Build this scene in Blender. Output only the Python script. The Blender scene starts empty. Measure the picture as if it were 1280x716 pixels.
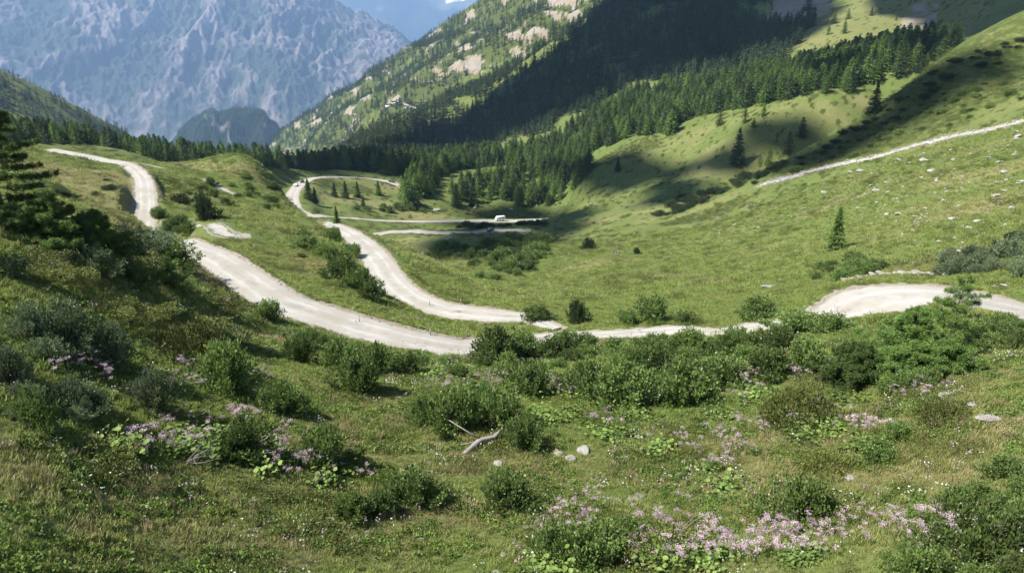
import bpy, math, random
import numpy as np
R = math.radians
rng = np.random.default_rng(7)
random.seed(7)
S = bpy.context.scene
COL = S.collection

# ------------------------------------------------------------------ camera
F = 865.0; PITCH = R(19.0)
cam = bpy.data.cameras.new('camera'); co = bpy.data.objects.new('camera', cam); COL.objects.link(co)
co.location = (0, 0, 0); co.rotation_euler = (R(90) - PITCH, 0, 0)
cam.sensor_width = 36; cam.lens = 36 * F / 1280; cam.clip_start = 0.5; cam.clip_end = 60000
S.camera = co

# ------------------------------------------------------------------ world, sun, exposure
SUN_AZ, SUN_EL = R(-106), R(51)
TOSUN = np.array([math.sin(SUN_AZ) * math.cos(SUN_EL), math.cos(SUN_AZ) * math.cos(SUN_EL), math.sin(SUN_EL)])
w = bpy.data.worlds.new('World'); S.world = w; w.use_nodes = True
nt = w.node_tree; nt.nodes.clear()
sky = nt.nodes.new('ShaderNodeTexSky'); sky.sky_type = 'NISHITA'; sky.sun_disc = False
sky.sun_elevation = SUN_EL; sky.sun_rotation = SUN_AZ % (2 * math.pi); sky.altitude = 1500
bg = nt.nodes.new('ShaderNodeBackground'); bg.inputs[1].default_value = 0.057
out = nt.nodes.new('ShaderNodeOutputWorld')
nt.links.new(sky.outputs[0], bg.inputs[0]); nt.links.new(bg.outputs[0], out.inputs[0])
sd = bpy.data.lights.new('sun', 'SUN'); sd.energy = 5.0; sd.angle = R(0.53); sd.color = (1, 0.955, 0.88)
so = bpy.data.objects.new('sun', sd); COL.objects.link(so); so.location = (-40, -10, 60)
from mathutils import Vector, Matrix
so.rotation_euler = Vector(TOSUN.tolist()).to_track_quat('Z', 'Y').to_euler()
S.view_settings.view_transform = 'Standard'; S.view_settings.look = 'None'
S.view_settings.exposure = 1.27; S.view_settings.gamma = 1
try:
    S.cycles.use_denoising = True; S.cycles.denoiser = 'OPENIMAGEDENOISE'
except Exception: pass
S.cycles.max_bounces = 5; S.cycles.diffuse_bounces = 2; S.cycles.glossy_bounces = 1
S.cycles.transmission_bounces = 2; S.cycles.volume_bounces = 1; S.cycles.transparent_max_bounces = 4
S.cycles.use_adaptive_sampling = True; S.cycles.adaptive_threshold = 0.02

# ------------------------------------------------------------------ mesh helpers
def mk(name, V, faces, mat=None, parent=None, attrs=None, smooth=False, link=True, mi=None):
    """faces: np array (n,3) or (n,4), or list of such arrays"""
    if not isinstance(faces, list): faces = [faces]
    V = np.asarray(V, np.float32)
    me = bpy.data.meshes.new(name)
    me.vertices.add(len(V)); me.vertices.foreach_set('co', V.ravel())
    flat = np.concatenate([f.ravel() for f in faces]).astype(np.int32)
    tot = np.concatenate([np.full(len(f), f.shape[1], np.int32) for f in faces])
    st = np.concatenate([[0], np.cumsum(tot)[:-1]]).astype(np.int32)
    me.loops.add(len(flat)); me.loops.foreach_set('vertex_index', flat)
    me.polygons.add(len(tot)); me.polygons.foreach_set('loop_start', st); me.polygons.foreach_set('loop_total', tot)
    if smooth: me.polygons.foreach_set('use_smooth', np.ones(len(tot), bool))
    for m in (mat if isinstance(mat, list) else [mat]):
        if m: me.materials.append(m)
    if mi is not None: me.polygons.foreach_set('material_index', np.asarray(mi, np.int32))
    me.update(calc_edges=True)
    for k, a in (attrs or {}).items():
        a = np.asarray(a, np.float32)
        if a.ndim == 1:
            at = me.attributes.new(k, 'FLOAT', 'POINT'); at.data.foreach_set('value', a)
        else:
            at = me.attributes.new(k, 'FLOAT_VECTOR', 'POINT'); at.data.foreach_set('vector', a.ravel())
    o = bpy.data.objects.new(name, me)
    if link: COL.objects.link(o)
    if parent: o.parent = parent
    return o

class MB:
    def __init__(s): s.V = []; s.q = []; s.t = []; s.n = 0; s.a = []
    def add(s, V, q=None, t=None, a=0.5):
        V = np.asarray(V, float).reshape(-1, 3)
        if q is not None and len(q): s.q.append(np.asarray(q) + s.n)
        if t is not None and len(t): s.t.append(np.asarray(t) + s.n)
        s.V.append(V); s.a.append(np.broadcast_to(np.asarray(a, float), (len(V),))); s.n += len(V)
    def tube(s, pts, rad, n=6, a=0.5):
        pts = np.asarray(pts, float); k = len(pts); rad = np.broadcast_to(np.asarray(rad, float), (k,))
        T = np.gradient(pts, axis=0); T /= np.linalg.norm(T, axis=1, keepdims=True) + 1e-9
        ref = np.where(np.abs(T[:, 2:3]) > .9, np.array([[1., 0, 0]]), np.array([[0, 0, 1.]]))
        A = np.cross(T, ref); A /= np.linalg.norm(A, axis=1, keepdims=True) + 1e-9; B = np.cross(T, A)
        an = np.linspace(0, 2 * np.pi, n, endpoint=False)
        P = pts[:, None] + rad[:, None, None] * (np.cos(an)[None, :, None] * A[:, None] + np.sin(an)[None, :, None] * B[:, None])
        q = []
        for i in range(k - 1):
            for j in range(n):
                j2 = (j + 1) % n; q.append((i * n + j, i * n + j2, (i + 1) * n + j2, (i + 1) * n + j))
        s.add(P.reshape(-1, 3), q=q, t=[(0, j + 1, j) for j in range(1, n - 1)] + [((k - 1) * n, (k - 1) * n + j, (k - 1) * n + j + 1) for j in range(1, n - 1)], a=a)
    def box(s, x0, x1, y0, y1, z0, z1, a=.5):
        V = [(x, y, z) for z in (z0, z1) for y in (y0, y1) for x in (x0, x1)]
        s.add(V, q=[(0, 2, 3, 1), (4, 5, 7, 6), (0, 1, 5, 4), (2, 6, 7, 3), (0, 4, 6, 2), (1, 3, 7, 5)], a=a)
    def leaves(s, C, D, L, W, curl=.25, a=None):
        """diamond leaves: centre C, direction D (n,3), length, width"""
        n = len(C); D = D / (np.linalg.norm(D, axis=1, keepdims=True) + 1e-9)
        rnd = rng.normal(size=(n, 3)); X = np.cross(D, rnd); X /= np.linalg.norm(X, axis=1, keepdims=True) + 1e-9
        N = np.cross(X, D); L = np.broadcast_to(L, (n,))[:, None]; Wd = np.broadcast_to(W, (n,))[:, None]
        P = np.stack([C - D * L * .5, C + X * Wd * .5 + N * L * curl * .3, C + D * L * .5, C - X * Wd * .5 + N * L * curl * .3], 1)
        if a is None: a = rng.random(n)
        i = np.arange(n)[:, None] * 4
        s.add(P.reshape(-1, 3), q=np.concatenate([i, i + 1, i + 2, i + 3], 1), a=np.repeat(a, 4))
    def build(s, name, mat, parent=None, smooth=False, link=True):
        fs = []
        if s.q: fs.append(np.concatenate(s.q))
        if s.t: fs.append(np.concatenate(s.t))
        return mk(name, np.concatenate(s.V), fs, mat, parent, {'lv': np.concatenate(s.a)}, smooth, link)

def tag(o, label=None, cat=None, group=None, kind=None):
    if label: o['label'] = label
    if cat: o['category'] = cat
    if group: o['group'] = group
    if kind: o['kind'] = kind
    return o
def empty(name, loc=(0, 0, 0), rz=0, sc=1, link=True):
    o = bpy.data.objects.new(name, None); o.empty_display_size = .2
    if link: COL.objects.link(o)
    o.location = loc; o.rotation_euler = (0, 0, rz); o.scale = (sc, sc, sc); return o

# ------------------------------------------------------------------ noise
def _h(ix, iy, s):
    n = (ix.astype(np.int64) * 374761393 + iy.astype(np.int64) * 668265263 + s * 982451653) & 0xffffffff
    n = ((n ^ (n >> 13)) * 1274126177) & 0xffffffff
    return (n ^ (n >> 16)) & 0xffffffff
def pn(x, y, s=0):
    x = np.asarray(x, float); y = np.asarray(y, float)
    ix = np.floor(x); iy = np.floor(y); fx = x - ix; fy = y - iy
    def g(dx, dy):
        a = _h(ix + dx, iy + dy, s) / 4294967296.0 * 2 * np.pi
        return np.cos(a) * (fx - dx) + np.sin(a) * (fy - dy)
    ux = fx ** 3 * (fx * (fx * 6 - 15) + 10); uy = fy ** 3 * (fy * (fy * 6 - 15) + 10)
    a = g(0, 0) * (1 - ux) + g(1, 0) * ux; b = g(0, 1) * (1 - ux) + g(1, 1) * ux
    return (a * (1 - uy) + b * uy) * 1.5
def fbm(x, y, o=4, s=0, g=.5):
    r = 0; a = 1
    for i in range(o): r = r + a * pn(x * 2 ** i + i * 17.3, y * 2 ** i - i * 9.1, s + i); a *= g
    return r
def sstep(a, b, x):
    t = np.clip((x - a) / (b - a), 0, 1); return t * t * (3 - 2 * t)

# ------------------------------------------------------------------ terrain from surveyed points
cp, sp = math.cos(PITCH), math.sin(PITCH)
def pdir(u, v):
    u = np.asarray(u, float); v = np.asarray(v, float); t = (358 - v) / F
    x = (u - 640) / F; y = cp + sp * t; z = -sp + cp * t
    h = np.hypot(x, y); return np.arctan2(x, y), z / h        # azimuth, tan elevation
VIS = """0 716 15|0 600 19.5|0 500 25|0 400 32|0 330 38|0 290 44|0 265 52|0 240 90|0 205 150|0 186 200|60 190 215|0 180 260|80 184 290
60 250 75|100 245 100|100 220 150|120 205 185
160 716 16|160 600 22|160 500 28.5|160 420 35|160 350 43|160 310 54|100 330 43|100 450 31|160 292 66|160 270 80|188 281 80|130 262 80
180 240 135|172 212 175|130 200 195|70 188 220|190 202 210|200 204 300|160 192 320
200 318 64|250 350 60|300 385 56|350 415 53|250 420 41|300 440 42|220 380 47
205 292 88|235 303 80|270 325 74|310 352 67|350 374 62|400 396 59|460 414 56|520 428 54|580 433 54|640 428 57|700 422 60|780 419 62|850 418 62|900 418 61|960 414 61
320 716 17|320 600 23.5|320 520 30|320 460 38|360 440 45
240 284 102|280 290 98|300 280 112|340 282 115|380 281 122|425 286 125|410 284 125|340 310 92|350 340 77|400 350 73|400 310 96|445 340 80|460 380 65|540 408 63|600 412 66
230 262 135|260 240 170|300 225 200|320 206 240|335 210 240|345 222 225|355 245 190|362 262 160|320 262 140|260 270 122|215 215 215|250 218 215|225 240 165|285 250 160
430 290 120|452 303 110|470 325 98|480 345 88|505 368 80|545 384 73|600 392 72|660 402 70|700 410 66
470 296 118|500 316 106|530 340 95|570 366 85|610 382 78
480 716 18|480 600 25|480 520 32|480 460 42|640 716 18|640 600 26|640 520 33|640 470 42|640 445 51
650 372 100|650 345 145|640 315 210|640 292 300|640 277 390|640 265 440|600 265 440|560 293 310|500 288 300|620 289 330|580 278 385|520 279 370|450 276 345|405 272 325
560 320 200|600 335 165|540 305 250|590 355 125
368 262 335|366 240 385|385 226 430|420 221 455|455 222 465|490 230 465|430 245 410|440 260 375|500 255 410|540 262 410|560 250 450|380 250 380
380 214 490|430 210 510|480 214 500|300 207 400|340 206 440|540 232 475|600 235 480|640 225 500|560 212 540|620 205 590|680 200 560
545 197 760|600 185 820|600 150 950|600 108 1130|450 190 800|440 178 1050|500 152 1130|560 125 1140|650 80 1150|700 48 1150|760 5 1150|500 180 850
700 275 420|700 255 450|720 262 400|700 225 480|740 215 450|700 160 700|700 110 850|650 160 800
800 716 18.5|800 600 27|800 520 34.5|800 460 44|800 435 53|800 400 70|800 386 80|760 352 125|740 325 170|770 318 185|800 300 225|800 285 260|800 270 305|800 250 360|800 230 410|780 200 450|780 175 500|800 150 560|800 118 640|800 90 800|800 50 950|800 10 1100
710 302 290|700 340 165|690 375 98
960 716 19|960 600 27.5|960 520 35|960 460 44|960 432 53|960 400 68|960 385 76|960 352 103|960 320 145|960 290 185|960 260 225|960 229 265
870 245 340|920 238 320|960 212 300|1000 190 305|1040 165 318|1090 138 335|1140 105 350|1190 72 365|1240 48 375|1280 32 385|820 272 295
1050 205 256|1100 192 252|1180 172 245|1240 160 238|1280 150 232|1200 120 285|1280 95 305|1100 165 290
1100 250 178|1100 300 128|1200 250 155|1280 250 138|1200 300 112|1280 305 95|1280 340 78|1200 342 82|1100 335 97|1040 320 122|1020 350 95|1130 347 80|1060 354 78|1000 300 165
1022 385 63|1060 375 66|1110 371 68|1160 372 68|1220 380 66|1280 391 61|1120 395 59|1200 405 55
1120 716 19|1120 600 27|1120 520 34|1120 460 42|1120 425 50|1280 716 18|1280 600 25|1280 520 32|1280 460 40|1280 425 48
900 195 400|850 205 420|940 160 420|1000 143 425|1050 125 440|900 145 480|960 120 490|1050 100 500|1150 75 510|1060 70 680|1060 30 850|1060 0 1000|1200 25 850|1280 12 800|980 20 1000|900 60 850|900 20 1000|950 85 720|870 110 640
900 270 250|860 292 225|900 322 160|850 342 140|900 352 112|900 382 80|860 382 82|890 230 350
0 97 1500|60 122 1500|120 155 1500|165 172 1500|-150 40 1500|0 150 1200|60 160 1200
622 2 2100|560 35 2200|510 65 2300|460 95 2400|420 120 2500|380 150 2600|345 175 2750|400 165 1900|450 152 1700|500 132 1600|560 102 1550|620 72 1550|680 38 1550|740 2 1550|520 90 1950|580 60 1850|460 125 2000|640 25 1900|430 140 2150
700 -60 2000|800 -60 1500|900 -50 1300|1100 -60 1200|1280 -60 1000|1000 -40 1200"""
HID = """0 600 -120|0 2400 -500|160 650 -140|160 2400 -700|-150 2600 -500|120 1800 -400|60 1000 -150|-400 90 -10|-400 400 -10|-400 1500 150|-400 30 -10|1680 60 -14|1680 30 -14|1680 150 -10|1680 400 90|1680 1100 320
320 600 -130|320 1200 -330|320 2000 -450|250 1500 -420|200 1000 -240|420 1350 -250|500 1350 -200|600 1350 -120|700 1350 -50|760 1350 20
365 230 -57|150 103 -28|172 95 -27|150 114 -28|400 200 -57|450 170 -50|500 150 -46|560 125 -40|330 300 -68|280 260 -45
1280 450 -22|1190 430 -38|1090 392 -55|1240 430 -28|1000 355 -60|930 350 -74|1140 410 -46|1040 375 -58|420 650 -110|600 680 -98|100 8 -12|640 8 -13.5|1280 8 -13|100 3 -12|640 3 -13|1280 3 -12.5|-400 8 -10|1680 8 -11
345 3300 -700|460 3300 -500|600 3300 -200|200 3400 -900|0 3400 -800|700 3300 0|900 3300 350|1280 3300 400|1680 3300 450|-400 3300 -500"""
PT = []
for s in VIS.replace('\n', '|').split('|'):
    u, v, d = map(float, s.split()); th, te = pdir(u, v); PT.append((th, math.log(d), te))
for s in HID.replace('\n', '|').split('|'):
    u, d, z = map(float, s.split()); th, _ = pdir(u, 250); PT.append((th, math.log(d), z / d))
PT = np.array(PT); P0 = np.array([PT[:, 0], PT[:, 1] * .8]).T
def kern(d2): return d2 * np.log(d2 + 1e-12) * .5
n = len(PT); D2 = ((P0[:, None] - P0[None]) ** 2).sum(-1)
A = np.zeros((n + 3, n + 3)); A[:n, :n] = kern(D2) + np.eye(n) * 2.5e-4
A[:n, n] = 1; A[:n, n + 1:] = P0; A[n, :n] = 1; A[n + 1:, :n] = P0.T
coef = np.linalg.solve(A, np.concatenate([PT[:, 2], [0, 0, 0]]))
TH = np.concatenate([np.arange(-80, -43, 1.5), np.arange(-43, 43.001, .16), np.arange(44, 80, 1.5)]); TH = np.radians(TH)
LR = np.arange(math.log(3.0), math.log(3600.0), .0088)
gt, gl = np.meshgrid(TH, LR, indexing='ij')
E = np.zeros(gt.size); q0 = gt.ravel(); q1 = gl.ravel() * .8
for i in range(0, gt.size, 40000):
    a = q0[i:i + 40000, None] - P0[None, :, 0]; b = q1[i:i + 40000, None] - P0[None, :, 1]
    E[i:i + 40000] = kern(a * a + b * b) @ coef[:n] + coef[n] + coef[n + 1] * q0[i:i + 40000] + coef[n + 2] * q1[i:i + 40000]
GR = np.exp(gl); GX = GR * np.sin(gt); GY = GR * np.cos(gt); GZ = E.reshape(gt.shape) * GR
# relief: hummocks, gullies and crags, larger far away
for lam, amp, s in ((2.6, .05, 1), (6, .20, 2), (14, .50, 3), (33, 1.1, 4), (75, 2.0, 5), (160, 6, 6), (330, 14, 7)):
    far = sstep(3.5 * lam, 9 * lam, GR)
    res = 1 - sstep(150 * lam, 260 * lam, GR)
    GZ += amp * far * res * pn(GX / lam, GY / lam, s)
rid = 1 - np.abs(pn((GX + .6 * GY) / 150, (GY - .6 * GX) / 420, 31)) * 1.6
GZ += sstep(1250, 1700, GR) * 22 * (rid - .5)
rid = 1 - np.abs(fbm(GX / 70, GY / 70, 3, 41)) * 1.6
GZ += sstep(1250, 1700, GR) * 6 * (rid - .5)

def gidx(x, y):
    th = np.arctan2(x, y); lr = np.log(np.hypot(x, y) + 1e-9)
    i = np.clip(np.searchsorted(TH, th) - 1, 0, len(TH) - 2); ft = np.clip((th - TH[i]) / (TH[i + 1] - TH[i]), 0, 1)
    j = (lr - LR[0]) / (LR[1] - LR[0]); j0 = np.clip(np.floor(j).astype(int), 0, len(LR) - 2); fj = np.clip(j - j0, 0, 1)
    return i, ft, j0, fj
def gz(x, y, G=None):
    G = GZ if G is None else G
    i, ft, j, fj = gidx(np.asarray(x, float), np.asarray(y, float))
    return (G[i, j] * (1 - ft) + G[i + 1, j] * ft) * (1 - fj) + (G[i, j + 1] * (1 - ft) + G[i + 1, j + 1] * ft) * fj
def ray(u, v, rmin=8, rmax=3500):
    """first ground point seen along the line of sight"""
    th, te = pdir(u, v); rr = np.exp(np.arange(math.log(rmin), math.log(rmax), .004))
    x = rr * math.sin(th); y = rr * math.cos(th); d = gz(x, y) - te * rr
    k = np.argmax(d > 0)
    if d[k] <= 0: k = len(rr) - 1
    if k > 0:
        f = d[k - 1] / (d[k - 1] - d[k] + 1e-12); r_ = rr[k - 1] + (rr[k] - rr[k - 1]) * f
    else: r_ = rr[0]
    x, y = r_ * math.sin(th), r_ * math.cos(th)
    return np.array([x, y, float(gz(x, y))])
def proj(x, y, z):
    d = y * cp - z * sp; up = y * sp + z * cp
    return 640 + F * x / d, 358 - F * up / d

# ------------------------------------------------------------------ roads: route, then grade the ground under them
def spline(P, step):
    P = np.asarray(P, float); Q = []
    for i in range(len(P) - 1):
        a = P[max(i - 1, 0)]; b = P[i]; c = P[i + 1]; d = P[min(i + 2, len(P) - 1)]
        m = max(2, int(np.linalg.norm(c - b) / step))
        t = np.linspace(0, 1, m, endpoint=False)[:, None]
        Q.append(.5 * ((2 * b) + (c - a) * t + (2 * a - 5 * b + 4 * c - d) * t ** 2 + (3 * b - a - 3 * c + d) * t ** 3))
    Q.append(P[-1:]); return np.concatenate(Q)
def route(spec, step):
    P = []
    for s in spec:
        if len(s) == 3:
            th, _ = pdir(s[0], s[1]); x, y = s[2] * math.sin(th), s[2] * math.cos(th); P.append((x, y, float(gz(x, y))))
        else: P.append(ray(*s))
    Q = spline(np.array(P), step)
    k = 15; z = np.pad(Q[:, 2], k, mode='edge'); ker = np.hanning(2 * k + 1); Q[:, 2] = np.convolve(z, ker / ker.sum(), 'valid')
    return Q
ROADS = [
 ('road', [(1400, 412, 52), (1340, 400), (1280, 391), (1220, 381), (1160, 374), (1100, 373), (1052, 381), (1010, 398), (960, 413), (900, 418), (850, 419), (780, 420), (700, 423), (640, 429), (580, 432), (520, 427), (460, 413), (400, 394), (350, 373), (310, 350), (270, 324), (235, 303), (208, 293, 88), (175, 289, 94), (150, 281, 103), (151, 267, 113), (172, 256, 120), (181, 240), (176, 220), (158, 206), (125, 199), (95, 193), (60, 187)], 4.0, 1.0),
 ('road', [(694, 409, 67), (660, 402), (600, 392), (545, 383), (510, 370), (488, 350), (473, 327), (455, 306), (430, 290, 122), (405, 285, 135)], 4.3, 1.0),
 ('road', [(700, 278, 412), (640, 276.5, 400), (580, 278, 388), (520, 279, 372), (450, 277, 350), (405, 272, 336), (385, 267, 335), (368, 258, 345), (366, 240, 385), (380, 228, 425), (400, 222), (430, 220.5), (460, 223), (490, 230), (505, 236, 455)], 6.5, 2.5),
 ('road', [(440, 285, 268), (500, 288, 296), (560, 292, 302), (600, 292, 308), (622, 290, 316), (655, 291, 322)], 6.0, 2.0),
 ('track', [(176, 262, 114), (215, 276), (245, 284), (275, 289), (300, 294)], 1.9, 1.0),
 ('track', [(256, 224), (266, 230), (278, 236), (293, 243)], 1.5, 1.5),
 ('track', [(165, 204), (185, 206), (200, 210)], 1.4, 1.5),
 ('track', [(475, 136), (500, 129), (518, 127), (535, 129)], 9, 8),
 ('track', [(492, 128), (505, 132), (520, 138)], 9, 8),
 ('stream_bed', [(950, 231), (985, 222), (1020, 212), (1060, 203), (1100, 195), (1140, 183), (1180, 173), (1220, 165), (1255, 157), (1290, 148), (1340, 135)], 3.6, 1.2)]
RT = []
ROADDIST = np.full(GZ.shape, 99.0)
def near_pts(Q, pad):
    m = (GX > Q[:, 0].min() - pad) & (GX < Q[:, 0].max() + pad) & (GY > Q[:, 1].min() - pad) & (GY < Q[:, 1].max() + pad)
    return np.nonzero(m)
def segdist(x, y, Q, Wm):
    best = np.full(x.shape, 1e9); bz = np.zeros(x.shape); bw = np.ones(x.shape)
    for i in range(0, len(x), 20000):
        sl = slice(i, i + 20000)
        d = (x[sl, None] - Q[None, :, 0]) ** 2 + (y[sl, None] - Q[None, :, 1]) ** 2
        k = d.argmin(1); best[sl] = np.sqrt(d[np.arange(len(k)), k]); bz[sl] = Q[k, 2]; bw[sl] = Wm[k]
    return best, bz, bw
def wmul(nm, Q):
    r_ = np.hypot(Q[:, 0], Q[:, 1]); u = 640 + F * Q[:, 0] / (Q[:, 1] * cp - Q[:, 2] * sp)
    if nm == 'stream_bed' or len(Q) < 60 and Q[0, 1] < 400: return .75 + .9 * np.abs(pn(Q[:, 0] / 9, Q[:, 1] / 9, 71)) + .25 * pn(Q[:, 0] / 2.5, Q[:, 1] / 2.5, 72)
    m = np.ones(len(Q))
    if nm == 'road': m = np.where(r_ < 75, 1 - .52 * sstep(590, 680, u) * (1 - sstep(960, 1050, u)) + .55 * sstep(1030, 1090, u), m)
    if nm == 'road': m = m * (1 - .2 * sstep(95, 125, r_) * (1 - sstep(200, 260, r_)))
    return m
for nm, spec, wd, step in ROADS:
    Q = route(spec, step); RT.append(Q)
for (nm, spec, wd, step), Q in zip(ROADS, RT):
    Qf = spline(Q, step * .4) if step < 5 else Q
    I = near_pts(Q, wd * 2.5); d, bz, bw = segdist(GX[I], GY[I], Qf, wmul(nm, Qf))
    hw = wd / 2 * bw
    if nm == 'stream_bed' or wd < 2:
        GZ[I] -= (.35 if wd > 2 else .1) * (1 - sstep(hw * .4, hw * 1.3, d)); ROADDIST[I] = np.minimum(ROADDIST[I], d - hw); continue
    bl = 1 - sstep(hw * 1.15, hw * (2.3 if step <= 1 else 4.8), d)
    edge = pn(GX[I] / 1.3, GY[I] / 1.3, 77) * .5 + pn(GX[I] / .5, GY[I] / .5, 78) * .3
    z = GZ[I] * (1 - bl) + bz * bl
    z += -.22 * (1 - sstep(hw * .82, hw * 1.02, d + edge * .8)) + .10 * np.exp(-((d - hw * 1.12) / (.12 * hw)) ** 2) * (1 + edge)
    GZ[I] = z; ROADDIST[I] = np.minimum(ROADDIST[I], d - hw)
for (nm, spec, wd, step), Q in zip(ROADS, RT): Q[:, 2] = Q[:, 2]

# ------------------------------------------------------------------ ground masks (dry grass, dark heath, bare stony soil, lush)
M_dry = .22 + .5 * fbm(GX / 18, GY / 18, 4, 11); M_dry += .25 * fbm(GX / 90, GY / 90, 3, 12)
M_hea = fbm(GX / 5, GY / 4, 5, 13, .65) + .4 * fbm(GX / 40, GY / 40, 3, 14)
M_hea = sstep(.2, .75, M_hea)
M_roc = np.zeros_like(GZ)
def blob(u, v, ru, rv, arr, val, soft=.5, d=None):
    c = ray(u, v); t = math.atan2(c[0], c[1]); r0 = math.hypot(c[0], c[1])
    if d: r0 = d
    _, te1 = pdir(u, v - rv)
    dl = max(.03, rv / F / (abs(pdir(u, v)[1]) + .12)) ; dt = ru / F
    k = ((gt - t) / dt) ** 2 + ((gl - math.log(r0)) / dl) ** 2
    m = 1 - sstep(1 - soft, 1 + soft, k + .5 * pn(gt / dt * 2.3, gl / dl * 2.3, 5))
    arr += (val - arr) * m
for b in [(90, 220, 90, 32, .85), (140, 235, 40, 25, .8), (400, 340, 60, 9, .6), (520, 305, 30, 30, .8), (440, 250, 70, 9, .95), (520, 268, 60, 6, .9), (470, 232, 40, 5, .6), (260, 330, 60, 14, .8),
          (740, 328, 70, 6, .75), (820, 345, 60, 6, .8), (880, 352, 40, 5, .8), (690, 200, 50, 12, .7), (820, 180, 60, 10, .5), (1120, 40, 90, 30, .7), (990, 170, 60, 14, .6), (900, 200, 60, 14, .7), (180, 380, 50, 18, .8), (330, 420, 30, 14, .75),
          (1190, 600, 70, 40, .6), (800, 590, 60, 30, .5), (60, 640, 80, 50, .55), (1240, 530, 30, 20, .9), (560, 110, 260, 90, .35), (1050, 255, 50, 10, .6), (300, 215, 25, 8, .9), (240, 210, 30, 6, .8), (880, 260, 50, 8, .7),
          (700, 370, 90, 25, .12), (1100, 315, 140, 22, .08), (900, 310, 80, 18, .12), (620, 245, 60, 18, .15), (780, 235, 80, 16, .3), (520, 400, 90, 10, .2), (420, 380, 60, 12, .25), (700, 620, 200, 40, .3), (420, 590, 120, 40, .3)]:
    blob(b[0], b[1], b[2], b[3], M_dry, b[4])
for b in [(600, 320, 60, 22, .75), (560, 315, 40, 16, .6), (640, 268, 90, 5, .5), (1120, 150, 60, 30, .68), (1180, 110, 60, 30, .66), (1040, 195, 60, 14, .7), (1250, 70, 40, 20, .55), (880, 270, 60, 10, .7), (1090, 225, 10, 5, .9), (250, 240, 60, 16, .55), (780, 190, 60, 5, .6), (430, 235, 45, 6, .6), (440, 320, 40, 16, .5),
          (90, 220, 60, 20, .12), (700, 365, 60, 18, .05), (1120, 270, 130, 40, .12)]:
    blob(b[0], b[1], b[2], b[3], M_hea, b[4], .7)
for b in [(560, 115, 40, 7, .55), (650, 60, 50, 8, .65), (690, 40, 40, 6, .5), (600, 85, 40, 6, .3), (440, 110, 22, 8, .8), (470, 90, 20, 6, .6), (535, 95, 24, 7, .7), (420, 125, 20, 7, .6), (620, 100, 40, 4, .3), (700, 15, 40, 9, .9), (730, 5, 30, 7, .9), (1000, 15, 35, 14, .75), (1150, 25, 16, 14, .6),
          (1240, 520, 14, 14, .8), (500, 60, 30, 12, .3), (440, 160, 26, 5, .5), (400, 155, 22, 4, .4)]:
    blob(b[0], b[1], b[2], b[3], M_roc, b[4], .6)
# diagonal crags on the far slope, broken by noise
fs = sstep(1350, 1500, GR) * (gt > -.45)
crag = fbm((GX + GY * .5) / 38, (GY - GX * .5) / 190, 4, 51)
M_roc = np.maximum(M_roc * (1 - fs) + fs * M_roc * (.25 + .75 * sstep(-.1, .2, crag)), fs * sstep(.25, .45, crag) * .75)
M_hea = np.maximum(M_hea, fs * (.68 + .45 * fbm(GX / 120, GY / 120, 3, 55)))
rn = ROADDIST + pn(GX / .9, GY / .9, 61) * .5
M_roc = np.maximum(M_roc, (1 - sstep(.1, .9, rn)) * .8)

# ------------------------------------------------------------------ node helpers
def mat(name):
    m = bpy.data.materials.new(name); m.use_nodes = True; t = m.node_tree
    b = t.nodes['Principled BSDF']; return m, t, b, t.nodes['Material Output']
def N(t, kind, **k):
    n_ = t.nodes.new(kind)
    for a, v in k.items():
        if a.startswith('i_'):
            key = a[2:]; key = int(key) if key.isdigit() else key
            n_.inputs[key].default_value = v
        else: setattr(n_, a, v)
    return n_
def mixc(t, f, a, b, mode='MIX'):
    m = t.nodes.new('ShaderNodeMix'); m.data_type = 'RGBA'; m.blend_type = mode
    for s, x in ((m.inputs[0], f), (m.inputs[6], a), (m.inputs[7], b)):
        if isinstance(x, (int, float)): s.default_value = x
        elif isinstance(x, tuple): s.default_value = (*x, 1)
        else: t.links.new(x, s)
    return m.outputs[2]
def mth(t, op, a, b=0., c=None):
    m = t.nodes.new('ShaderNodeMath'); m.operation = op
    for i, x in enumerate((a, b, c)):
        if x is None: continue
        if isinstance(x, (int, float)): m.inputs[i].default_value = x
        else: t.links.new(x, m.inputs[i])
    return m.outputs[0]
def mapr(t, x, a, b, c=0., d=1.):
    m = t.nodes.new('ShaderNodeMapRange'); t.links.new(x, m.inputs[0])
    for i, v in enumerate((a, b, c, d)): m.inputs[i + 1].default_value = v
    return m.outputs[0]
def noise(t, scale, detail=4, rough=.6, vec=None, stretch=None):
    nn = t.nodes.new('ShaderNodeTexNoise'); nn.inputs['Scale'].default_value = scale; nn.inputs['Detail'].default_value = detail; nn.inputs['Roughness'].default_value = rough
    if vec is None: vec = t.nodes.new('ShaderNodeNewGeometry').outputs['Position']
    if stretch:
        mp = t.nodes.new('ShaderNodeMapping'); mp.inputs['Scale'].default_value = stretch; t.links.new(vec, mp.inputs[0]); vec = mp.outputs[0]
    t.links.new(vec, nn.inputs['Vector']); return nn.outputs[0]

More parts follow.
